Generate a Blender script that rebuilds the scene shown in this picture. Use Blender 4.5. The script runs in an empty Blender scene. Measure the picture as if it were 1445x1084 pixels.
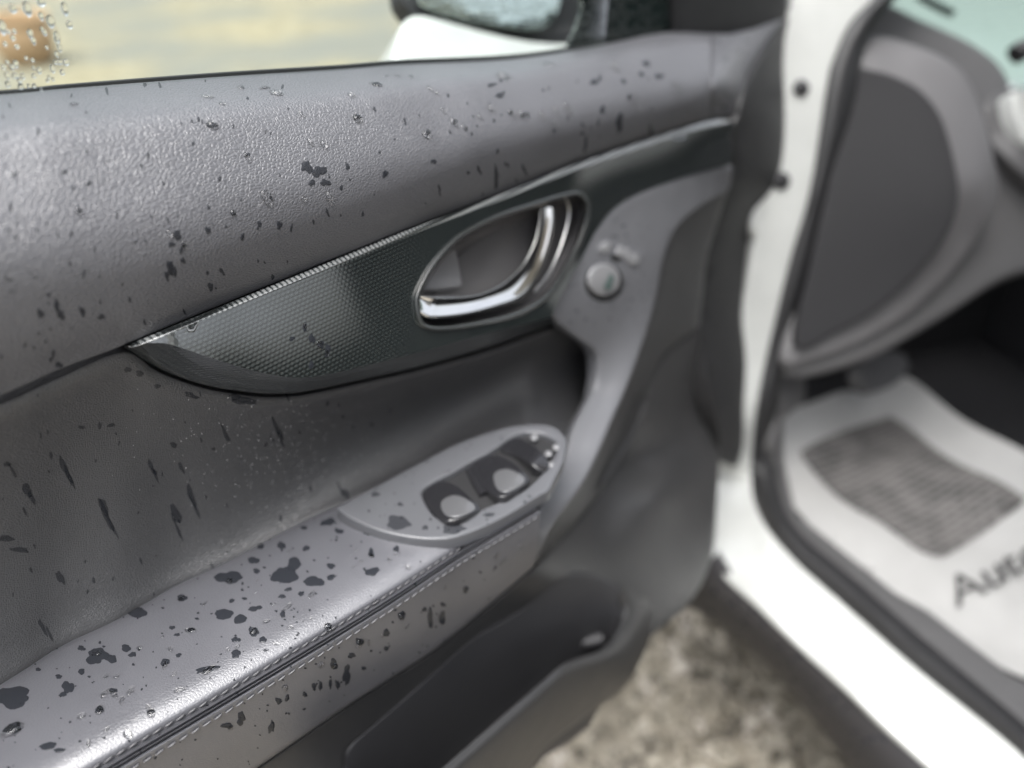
import bpy, bmesh, math, random
import numpy as np
from mathutils import Vector, Matrix
from mathutils.geometry import delaunay_2d_cdt
from mathutils.bvhtree import BVHTree

random.seed(7); np.random.seed(7)
SC = bpy.context.scene
COL = SC.collection
R = math.radians

# ------------------------------------------------------------------ camera
FPX, CX, CY = 1085.0, 722.5, 542.0          # focal length and centre, in photo pixels
PITCH, YAW, CAMZ = R(35.0), R(44.0), 1.2    # looking down, turned off the door's plane, height
hx, hy = math.cos(YAW), math.sin(YAW)
RIGHT = np.array([hy, -hx, 0.0])
FWD = np.array([hx*math.cos(PITCH), hy*math.cos(PITCH), -math.sin(PITCH)])
UP = np.array([hx*math.sin(PITCH), hy*math.sin(PITCH), math.cos(PITCH)])
CAM = np.array([0.0, 0.0, CAMZ])
cam = bpy.data.cameras.new('camera')
cam.sensor_fit = 'HORIZONTAL'; cam.sensor_width = 36.0
cam.lens = 36.0*FPX/1445.0
cam.clip_start = 0.02; cam.clip_end = 500.0
cam.dof.use_dof = True
cam.dof.focus_distance = 0.395
cam.dof.aperture_fstop = 2.7
camo = bpy.data.objects.new('camera', cam); COL.objects.link(camo)
camo.matrix_world = Matrix(((RIGHT[0], UP[0], -FWD[0], CAM[0]),
                            (RIGHT[1], UP[1], -FWD[1], CAM[1]),
                            (RIGHT[2], UP[2], -FWD[2], CAM[2]), (0, 0, 0, 1)))
SC.camera = camo

# ------------------------------------------------------------------ overcast daylight
SUN_EL, SUN_AZ = R(74), R(190)              # azimuth measured from +X, anticlockwise
w = bpy.data.worlds.new('World'); SC.world = w; w.use_nodes = True
nt = w.node_tree; nt.nodes.clear()
sky = nt.nodes.new('ShaderNodeTexSky'); sky.sky_type = 'NISHITA'
sky.sun_disc = False; sky.sun_elevation = SUN_EL; sky.sun_rotation = R(90)-SUN_AZ
sky.air_density = 1.0; sky.dust_density = 8.0; sky.ozone_density = 1.0
hsv = nt.nodes.new('ShaderNodeHueSaturation'); hsv.inputs['Saturation'].default_value = 0.34
bg = nt.nodes.new('ShaderNodeBackground'); bg.inputs['Strength'].default_value = 0.15
wo = nt.nodes.new('ShaderNodeOutputWorld')
nt.links.new(sky.outputs[0], hsv.inputs['Color']); nt.links.new(hsv.outputs[0], bg.inputs[0])
nt.links.new(bg.outputs[0], wo.inputs[0])
sl = bpy.data.lights.new('sun', 'SUN'); sl.energy = 1.4; sl.angle = R(60); sl.color = (0.94, 0.975, 1.0)
so = bpy.data.objects.new('sun', sl); COL.objects.link(so)
sd = Vector((math.cos(SUN_EL)*math.cos(SUN_AZ), math.cos(SUN_EL)*math.sin(SUN_AZ), math.sin(SUN_EL)))
so.rotation_euler = sd.to_track_quat('Z', 'Y').to_euler(); so.location = (0, 0, 5)
vs = SC.view_settings
vs.view_transform = 'Standard'; vs.look = 'None'; vs.gamma = 1.0; vs.use_curve_mapping = False
vs.exposure = 1.32
SC.cycles.max_bounces = 8; SC.cycles.transparent_max_bounces = 12

# ------------------------------------------------------------------ geometry helpers
def ray(px, py):
    px = np.asarray(px, float); py = np.asarray(py, float)
    a = (px-CX)/FPX; b = (CY-py)/FPX
    return a[..., None]*RIGHT + b[..., None]*UP + FWD
def P(px, py, t):
    return CAM + ray(px, py)*np.asarray(t, float)[..., None]
def tD(px, py, d):                           # depth so that the point lies d metres out along the door's normal
    return d/ray(px, py)[..., 1]
def tZ(px, py, z):                           # depth so that the point lies at height z (world)
    return (z-CAMZ)/ray(px, py)[..., 2]
def D(*pts): return [(x, y, float(tD(x, y, d))) for x, y, d in pts]
def Z(*pts): return [(x, y, float(tZ(x, y, z))) for x, y, z in pts]
def T(*pts): return [tuple(map(float, p)) for p in pts]

def smooth(pts, n=6, closed=False):
    """Catmull-Rom through control points"""
    p = np.array(pts, float)
    m = len(p); out = []
    rng = m if closed else m-1
    for i in range(rng):
        if closed: a, b, c, d = p[i-1], p[i], p[(i+1) % m], p[(i+2) % m]
        else:
            b, c = p[i], p[i+1]
            a = p[i-1] if i > 0 else 2*b-c
            d = p[i+2] if i+2 < m else 2*c-b
        for k in range(n):
            s = k/n
            out.append(0.5*((2*b)+(c-a)*s+(2*a-5*b+4*c-d)*s*s+(3*b-a-3*c+d)*s**3))
    if not closed: out.append(p[-1])
    return np.array(out)
def resample(p, n):
    p = np.asarray(p, float)
    l = np.r_[0, np.cumsum(np.linalg.norm(np.diff(p, axis=0), axis=1))]
    s = np.linspace(0, l[-1], n)
    return np.stack([np.interp(s, l, p[:, k]) for k in range(p.shape[1])], 1)
def spacing(p, step, closed=True):
    p = np.asarray(p, float)[:, :2]
    if closed: p = np.vstack([p, p[:1]])
    L = np.linalg.norm(np.diff(p, axis=0), axis=1).sum()
    q = resample(p, max(8, int(L/step)+1))
    return q[:-1] if closed else q
def area(p): return 0.5*np.sum(p[:, 0]*np.roll(p[:, 1], -1)-np.roll(p[:, 0], -1)*p[:, 1])
def inside(pts, poly):
    x, y = pts[:, 0], pts[:, 1]; r = np.zeros(len(pts), bool)
    x0, y0 = poly[:, 0], poly[:, 1]; x1, y1 = np.roll(x0, -1), np.roll(y0, -1)
    for a, b, c, d in zip(x0, y0, x1, y1):
        if b == d: continue
        m = ((b > y) != (d > y)) & (x < (c-a)*(y-b)/(d-b)+a)
        r ^= m
    return r

class TPS:
    def __init__(self, ctrl, reg=1e-6):
        c = np.array(ctrl, float); self.c = c[:, :2]/1000.0; v = 1.0/c[:, 2]
        n = len(c); d = np.linalg.norm(self.c[:, None]-self.c[None], axis=2)
        K = self.phi(d)+reg*np.eye(n); Q = np.c_[np.ones(n), self.c]
        A = np.block([[K, Q], [Q.T, np.zeros((3, 3))]])
        self.w = np.linalg.lstsq(A, np.r_[v, 0, 0, 0], rcond=None)[0]
    @staticmethod
    def phi(d): return np.where(d > 1e-9, d*d*np.log(np.maximum(d, 1e-9)), 0)
    def __call__(self, px, py):
        px = np.atleast_1d(np.asarray(px, float)); py = np.atleast_1d(np.asarray(py, float))
        q = np.stack([px, py], -1)/1000.0
        d = np.linalg.norm(q[..., None, :]-self.c, axis=-1)
        v = self.phi(d) @ self.w[:-3] + self.w[-3] + q[..., 0]*self.w[-2] + q[..., 1]*self.w[-1]
        return 1.0/v
    def p(self, px, py): return P(px, py, self(px, py))
    def n(self, px, py):
        e = 1.0; px = np.atleast_1d(np.asarray(px, float)); py = np.atleast_1d(np.asarray(py, float))
        a = self.p(px+e, py)-self.p(px-e, py); b = self.p(px, py+e)-self.p(px, py-e)
        n = np.cross(a, b); n /= np.linalg.norm(n, axis=-1)[..., None]
        s = np.sign(np.sum(n*(CAM-self.p(px, py)), -1)); return n*s[..., None]

def link(name, verts, faces, mat, parent=None, smooth_=True):
    me = bpy.data.meshes.new(name)
    me.from_pydata([tuple(v) for v in verts], [], [tuple(int(i) for i in f) for f in faces])
    me.validate(); me.update()
    if mat: me.materials.append(mat)
    if smooth_: me.polygons.foreach_set('use_smooth', [True]*len(me.polygons))
    o = bpy.data.objects.new(name, me); COL.objects.link(o)
    if parent: o.parent = parent
    return o
def fix_normals(o, sharp=40):
    bm = bmesh.new(); bm.from_mesh(o.data)
    bmesh.ops.recalc_face_normals(bm, faces=bm.faces)
    tot = 0.0
    cv = Vector(CAM)
    for f in bm.faces: tot += f.calc_area()*f.normal.dot((cv-f.calc_center_median()).normalized())
    if tot < 0: bmesh.ops.reverse_faces(bm, faces=bm.faces)
    for e in bm.edges:
        if len(e.link_faces) == 2 and e.calc_face_angle(0) > R(sharp): e.smooth = False
    bm.to_mesh(o.data); bm.free(); o.data.update()

def sheet(name, outline, ctrl, mat, parent=None, step=10, r=0.0015, skirt=0.008, holes=(), rs=4, warp=None):
    """a moulded panel: its face follows the control depths; its edge is rounded and turned back"""
    tps = ctrl if isinstance(ctrl, TPS) else TPS(ctrl)
    ol = spacing(outline, step*0.6)
    if area(ol) < 0: ol = ol[::-1]
    hs = []
    for h in holes:
        hh = spacing(h, step*0.5)
        if area(hh) > 0: hh = hh[::-1]
        hs.append(hh)
    rings = [ol]+hs
    bpts = np.vstack(rings); edges = []; o = 0
    for g in rings:
        n = len(g); edges += [(o+i, o+(i+1) % n) for i in range(n)]; o += n
    gx, gy = np.meshgrid(np.arange(ol[:, 0].min(), ol[:, 0].max(), step), np.arange(ol[:, 1].min(), ol[:, 1].max(), step))
    gx = gx+(np.arange(gx.shape[0]) % 2)[:, None]*step*0.5
    g = np.stack([gx.ravel(), gy.ravel()], 1)
    m = inside(g, ol)
    for h in hs: m &= ~inside(g, h)
    g = g[m]
    if len(g):
        dm = np.full(len(g), 1e9)
        for k in range(0, len(bpts), 64):
            dm = np.minimum(dm, np.linalg.norm(g[:, None]-bpts[None, k:k+64], axis=2).min(1))
        g = g[dm > step*0.45]
    allp = np.vstack([bpts, g]) if len(g) else bpts
    vs_, es_, fs_, ov, oe, of = delaunay_2d_cdt([Vector(p) for p in allp], edges, [], 0, 1e-6, True)
    vv = np.array([tuple(v) for v in vs_])
    ff = np.array([tuple(f) for f in fs_])
    cen = vv[ff].mean(1); k = inside(cen, ol)
    for h in hs: k &= ~inside(cen, h)
    ff = ff[k]
    inv = {}
    for i, l in enumerate(ov):
        for j in l: inv[j] = i
    pos = tps.p(vv[:, 0], vv[:, 1])
    if warp is not None: pos = warp(pos, vv)
    verts = [tuple(p) for p in pos]; faces = [tuple(f) for f in ff]
    o = 0
    for g_ in rings:
        n = len(g_); idx = [inv[o+i] for i in range(n)]; o += n
        p3 = pos[idx]; nn = tps.n(g_[:, 0], g_[:, 1])
        tan = np.roll(p3, -1, 0)-np.roll(p3, 1, 0)
        tan /= np.linalg.norm(tan, axis=1)[:, None]+1e-12
        out = np.cross(tan, nn); out /= np.linalg.norm(out, axis=1)[:, None]+1e-12
        # outward: compare in pixel space (outline is anticlockwise in y-down pixels: area>0)
        tp = np.roll(g_, -1, 0)-np.roll(g_, 1, 0)
        op = np.stack([tp[:, 1], -tp[:, 0]], 1); op /= np.linalg.norm(op, axis=1)[:, None]+1e-9
        q = tps.p(g_[:, 0]+op[:, 0], g_[:, 1]+op[:, 1])-p3
        sgn = np.sign(np.sum(out*q, 1)); out *= sgn[:, None]
        prev = idx
        offs = [(r*math.sin(a), -r*(1-math.cos(a))) for a in np.linspace(0, math.pi/2, rs+1)[1:]] if r > 0 else []
        offs.append((r, -r-skirt))
        for (a, b) in offs:
            cur = list(range(len(verts), len(verts)+n))
            verts += [tuple(v) for v in (p3+out*a+nn*b)]
            faces += [(prev[i], prev[(i+1) % n], cur[(i+1) % n], cur[i]) for i in range(n)]
            prev = cur
    ob = link(name, verts, faces, mat, parent)
    fix_normals(ob)
    ob.data['_'] = 0
    return ob, tps

def loft3(name, curves, mat, parent=None, sub=4, closed_u=False, sharp=40, spline=True):
    """surface through 3-D curves that all have the same number of points"""
    c = np.array(curves, float)              # m, n, 3
    m, n, _ = c.shape
    rows = []
    for i in range(m-1):
        a = c[i-1] if i > 0 else 2*c[i]-c[i+1]
        d = c[i+2] if i+2 < m else 2*c[i+1]-c[i]
        b, e = c[i], c[i+1]
        for k in range(sub):
            s = k/sub
            rows.append(0.5*((2*b)+(e-a)*s+(2*a-5*b+4*e-d)*s*s+(3*b-a-3*e+d)*s**3) if spline else b+(e-b)*s)
    rows.append(c[-1]); g = np.array(rows); M = len(g)
    verts = g.reshape(-1, 3); faces = []
    for i in range(M-1):
        for j in range(n if closed_u else n-1):
            j2 = (j+1) % n
            faces.append((i*n+j, i*n+j2, (i+1)*n+j2, (i+1)*n+j))
    ob = link(name, verts, faces, mat, parent); fix_normals(ob, sharp)
    return ob
def rearward(curves, length=.42):
    """carry a set of curves on towards the rear end of the door"""
    c = [np.asarray(k, float) for k in curves]; d = np.mean([k[0]-k[6] for k in c], axis=0); d /= np.linalg.norm(d); d[1] *= .3
    return [np.vstack([k[0]+d*length*f for f in (1, .8, .6, .4, .2, .08)]+[k[None, i] for i in range(len(k))]) for k in c]
def cr1d(xs, pts):
    """smooth y(x), t(x) through pts (x,y,t)"""
    s = smooth(sorted(pts), 12); s = s[np.argsort(s[:, 0])]
    return np.interp(xs, s[:, 0], s[:, 1]), np.interp(xs, s[:, 0], s[:, 2])
def tube(name, pts, rad, mat, parent=None, seg=10, flat=1.0):
    p = np.array(pts, float); n = len(p); verts = []; faces = []
    rad = np.broadcast_to(np.asarray(rad, float), (n,))
    t = np.gradient(p, axis=0); t /= np.linalg.norm(t, axis=1)[:, None]
    v = CAM-p; s = np.cross(t, v); s /= np.linalg.norm(s, axis=1)[:, None]; u = np.cross(s, t)
    for i in range(n):
        for k in range(seg):
            a = 2*math.pi*k/seg
            verts.append(p[i]+rad[i]*(math.cos(a)*s[i]+flat*math.sin(a)*u[i]))
    for i in range(n-1):
        for k in range(seg):
            k2 = (k+1) % seg
            faces.append((i*seg+k, i*seg+k2, (i+1)*seg+k2, (i+1)*seg+k))
    faces.append(tuple(range(seg))); faces.append(tuple(range((n-1)*seg, n*seg)))
    ob = link(name, verts, faces, mat, parent); fix_normals(ob, 60); return ob
def box(name, c, ax, ay, az, mat, parent=None, bevel=0.0):
    c, ax, ay, az = (np.array(v, float) for v in (c, ax, ay, az))
    v = [c+sx*ax+sy*ay+sz*az for sx in (-1, 1) for sy in (-1, 1) for sz in (-1, 1)]
    f = [(0, 1, 3, 2), (4, 6, 7, 5), (0, 4, 5, 1), (2, 3, 7, 6), (0, 2, 6, 4), (1, 5, 7, 3)]
    ob = link(name, v, f, mat, parent, smooth_=False)
    bm = bmesh.new(); bm.from_mesh(ob.data); bmesh.ops.recalc_face_normals(bm, faces=bm.faces)
    if bevel: bmesh.ops.bevel(bm, geom=bm.edges[:], offset=bevel, segments=3, affect='EDGES', profile=0.5)
    bm.to_mesh(ob.data); bm.free(); return ob
def tag(o, label=None, cat=None, group=None, kind=None):
    if label: o['label'] = label
    if cat: o['category'] = cat
    if group: o['group'] = group
    if kind: o['kind'] = kind
    return o
def empty(name, loc, label, cat):
    o = bpy.data.objects.new(name, None); COL.objects.link(o); o.empty_display_size = 0.1
    tag(o, label, cat)
    return o                                  # kept at the origin so that parts keep world coordinates

# ------------------------------------------------------------------ materials
class NM:
    def __init__(s, name):
        s.m = bpy.data.materials.new(name); s.m.use_nodes = True; s.t = s.m.node_tree
        s.b = s.t.nodes['Principled BSDF']; s.out = s.t.nodes['Material Output']
    def n(s, ty, **kw):
        x = s.t.nodes.new('ShaderNode'+ty)
        for k, v in kw.items():
            if k in x.inputs: x.inputs[k].default_value = v
            else: setattr(x, k, v)
        return x
    def l(s, a, b): s.t.links.new(a, b)
    def set(s, **kw):
        for k, v in kw.items(): s.b.inputs[k.replace('_', ' ')].default_value = v
        return s
    def coord(s, scale=(1, 1, 1), rot=(0, 0, 0)):
        tc = s.n('TexCoord'); mp = s.n('Mapping'); mp.inputs['Scale'].default_value = scale
        mp.inputs['Rotation'].default_value = rot
        s.l(tc.outputs['Object'], mp.inputs['Vector']); return mp.outputs[0]
    def math(s, op, a, b=None, c=None):
        x = s.n('Math', operation=op)
        for i, v in enumerate((a, b, c)):
            if v is None: continue
            if isinstance(v, (int, float)): x.inputs[i].default_value = v
            else: s.l(v, x.inputs[i])
        return x.outputs[0]
    def ramp(s, v, stops):
        x = s.n('ValToRGB'); e = x.color_ramp.elements
        while len(e) < len(stops): e.new(0.5)
        for k, (p, c) in enumerate(stops):
            e[k].position = p; e[k].color = (c, c, c, 1) if isinstance(c, (int, float)) else (*c, 1)
        s.l(v, x.inputs[0]); return x.outputs[0]
    def bump(s, h, dist, strength=1.0, prev=None):
        x = s.n('Bump'); x.inputs['Distance'].default_value = dist; x.inputs['Strength'].default_value = strength
        s.l(h, x.inputs['Height'])
        if prev: s.l(prev, x.inputs['Normal'])
        return x.outputs[0]

def M_leather(name, col, cell, depth, rough, stretch=(1, 1, 1), spec=0.5):
    m = NM(name); co = m.coord(stretch)
    nz = m.n('TexNoise', Scale=0.35/cell, Detail=2.0); m.l(co, nz.inputs['Vector'])
    mix = m.n('Mix', data_type='RGBA', blend_type='LINEAR_LIGHT'); mix.inputs[0].default_value = cell*0.7
    m.l(co, mix.inputs[6]); m.l(nz.outputs['Color'], mix.inputs[7])
    vo = m.n('TexVoronoi', feature='DISTANCE_TO_EDGE', Scale=1.0/cell)
    m.l(mix.outputs[2], vo.inputs['Vector'])
    big = m.n('TexNoise', Scale=28.0, Detail=3.0); m.l(co, big.inputs['Vector'])
    fine = m.n('TexNoise', Scale=2.6/cell, Detail=2.0); m.l(co, fine.inputs['Vector'])
    h = m.ramp(vo.outputs['Distance'], [(0.0, 0.0), (0.07, 0.32), (0.18, 0.72), (0.42, 1.0)])
    b1 = m.bump(fine.outputs[0], depth*0.35, 0.6)
    b2 = m.bump(h, depth, 1.0, b1)
    m.l(b2, m.b.inputs['Normal'])
    c = m.n('Mix', data_type='RGBA')
    c.inputs[6].default_value = (*[x*0.82 for x in col], 1); c.inputs[7].default_value = (*[x*1.15 for x in col], 1)
    m.l(big.outputs[0], c.inputs[0]); m.l(c.outputs[2], m.b.inputs['Base Color'])
    ro = m.math('MULTIPLY_ADD', big.outputs[0], 0.16, rough-0.08); m.l(ro, m.b.inputs['Roughness'])
    m.set(Specular_IOR_Level=spec)
    return m.m
def M_plain(name, col, rough=0.5, metal=0.0, spec=0.5, grain=0.0, gs=900.0, **kw):
    m = NM(name); m.set(Metallic=metal, Specular_IOR_Level=spec)
    co = m.coord(); nz = m.n('TexNoise', Scale=30.0, Detail=4.0); m.l(co, nz.inputs['Vector'])
    c = m.n('Mix', data_type='RGBA')
    c.inputs[6].default_value = (*[x*0.9 for x in col], 1); c.inputs[7].default_value = (*[min(1, x*1.08) for x in col], 1)
    m.l(nz.outputs[0], c.inputs[0]); m.l(c.outputs[2], m.b.inputs['Base Color'])
    ro = m.math('MULTIPLY_ADD', nz.outputs[0], min(0.12, rough), rough-min(0.06, rough/2)); m.l(ro, m.b.inputs['Roughness'])
    if grain:
        g = m.n('TexNoise', Scale=gs, Detail=2.0); m.l(co, g.inputs['Vector'])
        m.l(m.bump(g.outputs[0], grain, 1.0), m.b.inputs['Normal'])
    for k, v in kw.items(): m.b.inputs[k.replace('_', ' ')].default_value = v
    return m.m
def M_weave(name, lo=(0.007, 0.010, 0.010), hi=(0.034, 0.042, 0.041)):
    """glossy lacquer over a fine raised dot weave"""
    m = NM(name); tc = m.n('TexCoord'); sp = m.n('SeparateXYZ'); m.l(tc.outputs['Object'], sp.inputs[0])
    nz = m.n('TexNoise', Scale=160.0, Detail=1.0); m.l(tc.outputs['Object'], nz.inputs['Vector'])
    u = m.math('MULTIPLY', sp.outputs[0], 1/0.0030); v = m.math('MULTIPLY', sp.outputs[2], 1/0.0021)
    row = m.math('FLOOR', v); odd = m.math('MULTIPLY', m.math('MODULO', row, 2.0), 0.5)
    fu = m.math('SUBTRACT', m.math('FRACT', m.math('ADD', u, odd)), 0.5)
    fv = m.math('SUBTRACT', m.math('FRACT', v), 0.5)
    d2 = m.math('ADD', m.math('MULTIPLY', m.math('MULTIPLY', fu, fu), 3.6), m.math('MULTIPLY', m.math('MULTIPLY', fv, fv), 4.6))
    h = m.math('SUBTRACT', 1.0, m.math('MINIMUM', d2, 1.0))
    c = m.ramp(h, [(0.0, (0.006, 0.008, 0.008)), (0.45, lo), (1.0, hi)])
    m.l(c, m.b.inputs['Base Color'])
    m.l(m.bump(h, 0.00020, 1.0), m.b.inputs['Normal']); m.l(m.bump(h, 0.000010, 1.0), m.b.inputs['Coat Normal'])
    m.set(Roughness=0.26, Coat_Weight=1.0, Coat_Roughness=0.07, Coat_IOR=2.5, Specular_IOR_Level=0.25)
    return m.m
def M_water():
    m = NM('water'); m.set(Base_Color=(1, 1, 1, 1), Roughness=0.0, IOR=1.333, Transmission_Weight=1.0); return m.m
def M_film(name, alpha):
    m = NM(name); m.set(Base_Color=(0.022, 0.024, 0.029, 1), Roughness=0.12, IOR=1.333, Specular_IOR_Level=0.32, Alpha=alpha)
    return m.m
def M_wetglass(name='wet_black_glass', base=(0.008, 0.014, 0.013), metal=0.0, dep=.0016):
    m = NM(name); co = m.coord(); vo = m.n('TexVoronoi', Scale=190.0); m.l(co, vo.inputs['Vector'])
    n = m.n('TexNoise', Scale=25.0, Detail=2.0); m.l(co, n.inputs['Vector'])
    h = m.ramp(m.math('SUBTRACT', vo.outputs['Distance'], m.math('MULTIPLY', n.outputs[0], .35)), [(0.0, 1.0), (0.2, .6), (0.34, 0.0)])
    m.l(m.bump(h, dep, 1.0), m.b.inputs['Normal'])
    m.set(Base_Color=(*base, 1), Metallic=metal, Roughness=0.08, Specular_IOR_Level=0.6); return m.m
def M_pane(name, tint, refl=1.45, rough=0.0):
    m = NM(name); m.t.nodes.remove(m.b)
    tr = m.n('BsdfTransparent'); tr.inputs[0].default_value = (*tint, 1)
    gl = m.n('BsdfGlossy'); gl.inputs['Roughness'].default_value = rough
    fr = m.n('Fresnel'); fr.inputs['IOR'].default_value = refl
    mx = m.n('MixShader'); m.l(fr.outputs[0], mx.inputs[0]); m.l(tr.outputs[0], mx.inputs[1]); m.l(gl.outputs[0], mx.inputs[2])
    m.l(mx.outputs[0], m.out.inputs['Surface']); return m.m
def M_ground():
    m = NM('ground_gravel'); co = m.coord()
    vo = m.n('TexVoronoi', Scale=48.0); m.l(co, vo.inputs['Vector'])
    n1 = m.n('TexNoise', Scale=7.0, Detail=6.0); m.l(co, n1.inputs['Vector'])
    n2 = m.n('TexNoise', Scale=0.9, Detail=3.0); m.l(co, n2.inputs['Vector'])
    sp = m.n('SeparateColor'); m.l(vo.outputs['Color'], sp.inputs[0])
    peb = m.ramp(sp.outputs[0], [(0.0, (0.05, 0.044, 0.034)), (0.35, (0.17, 0.15, 0.115)), (0.7, (0.28, 0.25, 0.20)), (1.0, (0.36, 0.33, 0.275))])
    straw = m.ramp(n1.outputs[0], [(0.2, (0.09, 0.078, 0.05)), (0.5, (0.20, 0.175, 0.112)), (0.8, (0.27, 0.245, 0.165))])
    grey = m.ramp(n2.outputs[0], [(0.42, 0.0), (0.6, 1.0)])
    g2 = m.n('Mix', data_type='RGBA'); m.l(grey, g2.inputs[0]); m.l(straw, g2.inputs[6]); g2.inputs[7].default_value = (0.13, 0.13, 0.11, 1)
    sx = m.n('SeparateXYZ'); m.l(co, sx.inputs[0])
    far = m.ramp(m.math('MULTIPLY_ADD', n1.outputs[0], 0.12, m.math('MULTIPLY', sx.outputs[1], 0.22)), [(0.42, 0.0), (0.62, 1.0)])
    mx = m.n('Mix', data_type='RGBA'); m.l(far, mx.inputs[0]); m.l(peb, mx.inputs[6]); m.l(g2.outputs[2], mx.inputs[7])
    m.l(mx.outputs[2], m.b.inputs['Base Color']); m.set(Roughness=0.85)
    m.l(m.bump(vo.outputs['Distance'], 0.01, 0.6), m.b.inputs['Normal'])
    return m.m
def M_stone():
    m = NM('pebble'); oi = m.n('TexCoord'); nz = m.n('TexVoronoi', Scale=30.0); m.l(oi.outputs['Object'], nz.inputs['Vector'])
    sp = m.n('SeparateColor'); m.l(nz.outputs['Color'], sp.inputs[0])
    m.l(m.ramp(sp.outputs[0], [(0, (0.06, 0.052, 0.04)), (0.4, (0.22, 0.195, 0.15)), (0.8, (0.34, 0.31, 0.25)), (1, (0.44, 0.40, 0.35))]), m.b.inputs['Base Color'])
    m.set(Roughness=0.55); return m.m
def M_print():
    """grey printed block, mottled"""
    m = NM('printed_block'); co = m.coord((1, 1, 1), (0, 0, PRINT_ROT))
    b = m.n('TexBrick', Scale=22.0); b.inputs['Color1'].default_value = (0.022, 0.02, 0.02, 1); b.inputs['Color2'].default_value = (0.075, 0.069, 0.067, 1)
    b.inputs['Mortar'].default_value = (0.14, 0.136, 0.133, 1); b.inputs['Mortar Size'].default_value = 0.06
    m.l(co, b.inputs['Vector'])
    n = m.n('TexNoise', Scale=22.0, Detail=3.0); m.l(co, n.inputs['Vector'])
    r = m.ramp(n.outputs[0], [(0.42, (0.02, 0.019, 0.018)), (0.58, (0.10, 0.093, 0.091))])
    x = m.n('Mix', data_type='RGBA'); x.inputs[0].default_value = 0.4
    m.l(b.outputs[0], x.inputs[6]); m.l(r, x.inputs[7]); m.l(x.outputs[2], m.b.inputs['Base Color']); m.set(Roughness=0.8)
    return m.m

_e = P(1256, 585, tZ(1256, 585, .4))-P(1129, 638, tZ(1129, 638, .4)); PRINT_ROT = -math.atan2(_e[1], _e[0])
MAT = dict(
    pad=M_leather('charcoal_leather_grain', (0.076, 0.077, 0.085), 0.0017, 0.00020, 0.39, (0.8, 0.8, 1.2), 1.0),
    mid=M_leather('charcoal_fine_grain', (0.040, 0.040, 0.042), 0.00115, 0.00016, 0.36, (1, 1, 1), 0.95),
    arm=M_leather('armrest_leather', (0.088, 0.089, 0.099), 0.0016, 0.00006, 0.32, (1, 1, 1), 1.0),
    plate=M_plain('satin_plastic', (0.085, 0.087, 0.094), 0.30, grain=0.00003, gs=1500),
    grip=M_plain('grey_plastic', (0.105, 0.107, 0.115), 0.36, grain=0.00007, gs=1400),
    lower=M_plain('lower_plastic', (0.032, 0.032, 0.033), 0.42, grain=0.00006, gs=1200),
    dark=M_plain('dark_plastic', (0.013, 0.013, 0.015), 0.5),
    black=M_plain('black_rubber', (0.012, 0.012, 0.013), 0.55),
    gloss_black=M_plain('gloss_black', (0.006, 0.008, 0.008), 0.12),
    cup=M_plain('cup_plastic', (0.06, 0.058, 0.06), 0.45, grain=0.00003),
    weave=M_weave('woven_trim'),
    chrome=M_plain('chrome', (0.88, 0.875, 0.86), 0.13, 1.0),
    rim=M_plain('bezel_lacquer', (0.03, 0.033, 0.033), 0.16, Coat_Weight=0.7),
    rocker=M_plain('rocker_plastic', (0.022, 0.021, 0.023), 0.5),
    lining=M_plain('roof_cloth', (0.5, 0.49, 0.47), 0.9),
    edge=M_weave('woven_edge_highlight', (0.10, 0.11, 0.11), (0.38, 0.385, 0.38)),  # sky highlight on the bevel, put into a paler weave colour
    switch=M_plain('switch_black', (0.016, 0.016, 0.018), 0.2, Coat_Weight=0.4),
    face=M_plain('switch_glint', (0.085, 0.086, 0.09), 0.18, Coat_Weight=0.6),
    cover=M_plain('end_cover_plastic', (0.013, 0.013, 0.0145), 0.7, spec=0.3),
    liner=M_plain('bin_plastic', (0.034, 0.034, 0.037), 0.55),
    bead=M_plain('spray_bead', (0.5, 0.5, 0.5), 0.05),
    button=M_plain('pale_button', (0.17, 0.172, 0.178), 0.28),
    satin=M_plain('satin_metal', (0.42, 0.42, 0.42), 0.28, 1.0),
    thread=M_plain('grey_thread', (0.075, 0.075, 0.08), 0.5),
    white=M_plain('white_paint', (0.42, 0.43, 0.418), 0.18, Coat_Weight=0.6, Coat_Roughness=0.07),
    dash=M_plain('dash_plastic', (0.075, 0.074, 0.076), 0.5, grain=0.00006),
    dash_light=M_plain('dash_rim', (0.10, 0.098, 0.101), 0.5),
    carpet=M_plain('carpet', (0.010, 0.010, 0.012), 0.95, grain=0.001, gs=500),
    paper=M_plain('paper', (0.30, 0.30, 0.295), 0.8),
    ink=M_plain('ink', (0.035, 0.035, 0.035), 0.7),
    print_=M_print(), ground=M_ground(), stone=M_stone(),
    water=M_water(), film=M_film('water_film', .88), film_pad=M_film('water_film_pad', .66), film_mid=M_film('water_film_mid', .5), wetglass=M_wetglass(),
    glass=M_pane('window_pane', (0.91, 0.97, 0.935), 1.3), shield=M_pane('windscreen_pane', (0.42, 0.53, 0.48), 1.3),
    mirror=M_wetglass('wet_mirror', (0.72, 0.80, 0.76), 1.0, .0003),
    orange=M_plain('orange_clay', (0.40, 0.27, 0.16), 0.8),
    drain=M_plain('switch_glint_tab_grey', (0.14, 0.14, 0.145), 0.33),
)

# ------------------------------------------------------------------ ground
gnd = link('ground', [(-40, -40, 0), (40, -40, 0), (40, 60, 0), (-40, 60, 0)], [(0, 1, 2, 3)], MAT['ground'], smooth_=False)
tag(gnd, 'pale gravel and dry straw-coloured ground beside the car', None, kind='structure')

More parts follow.
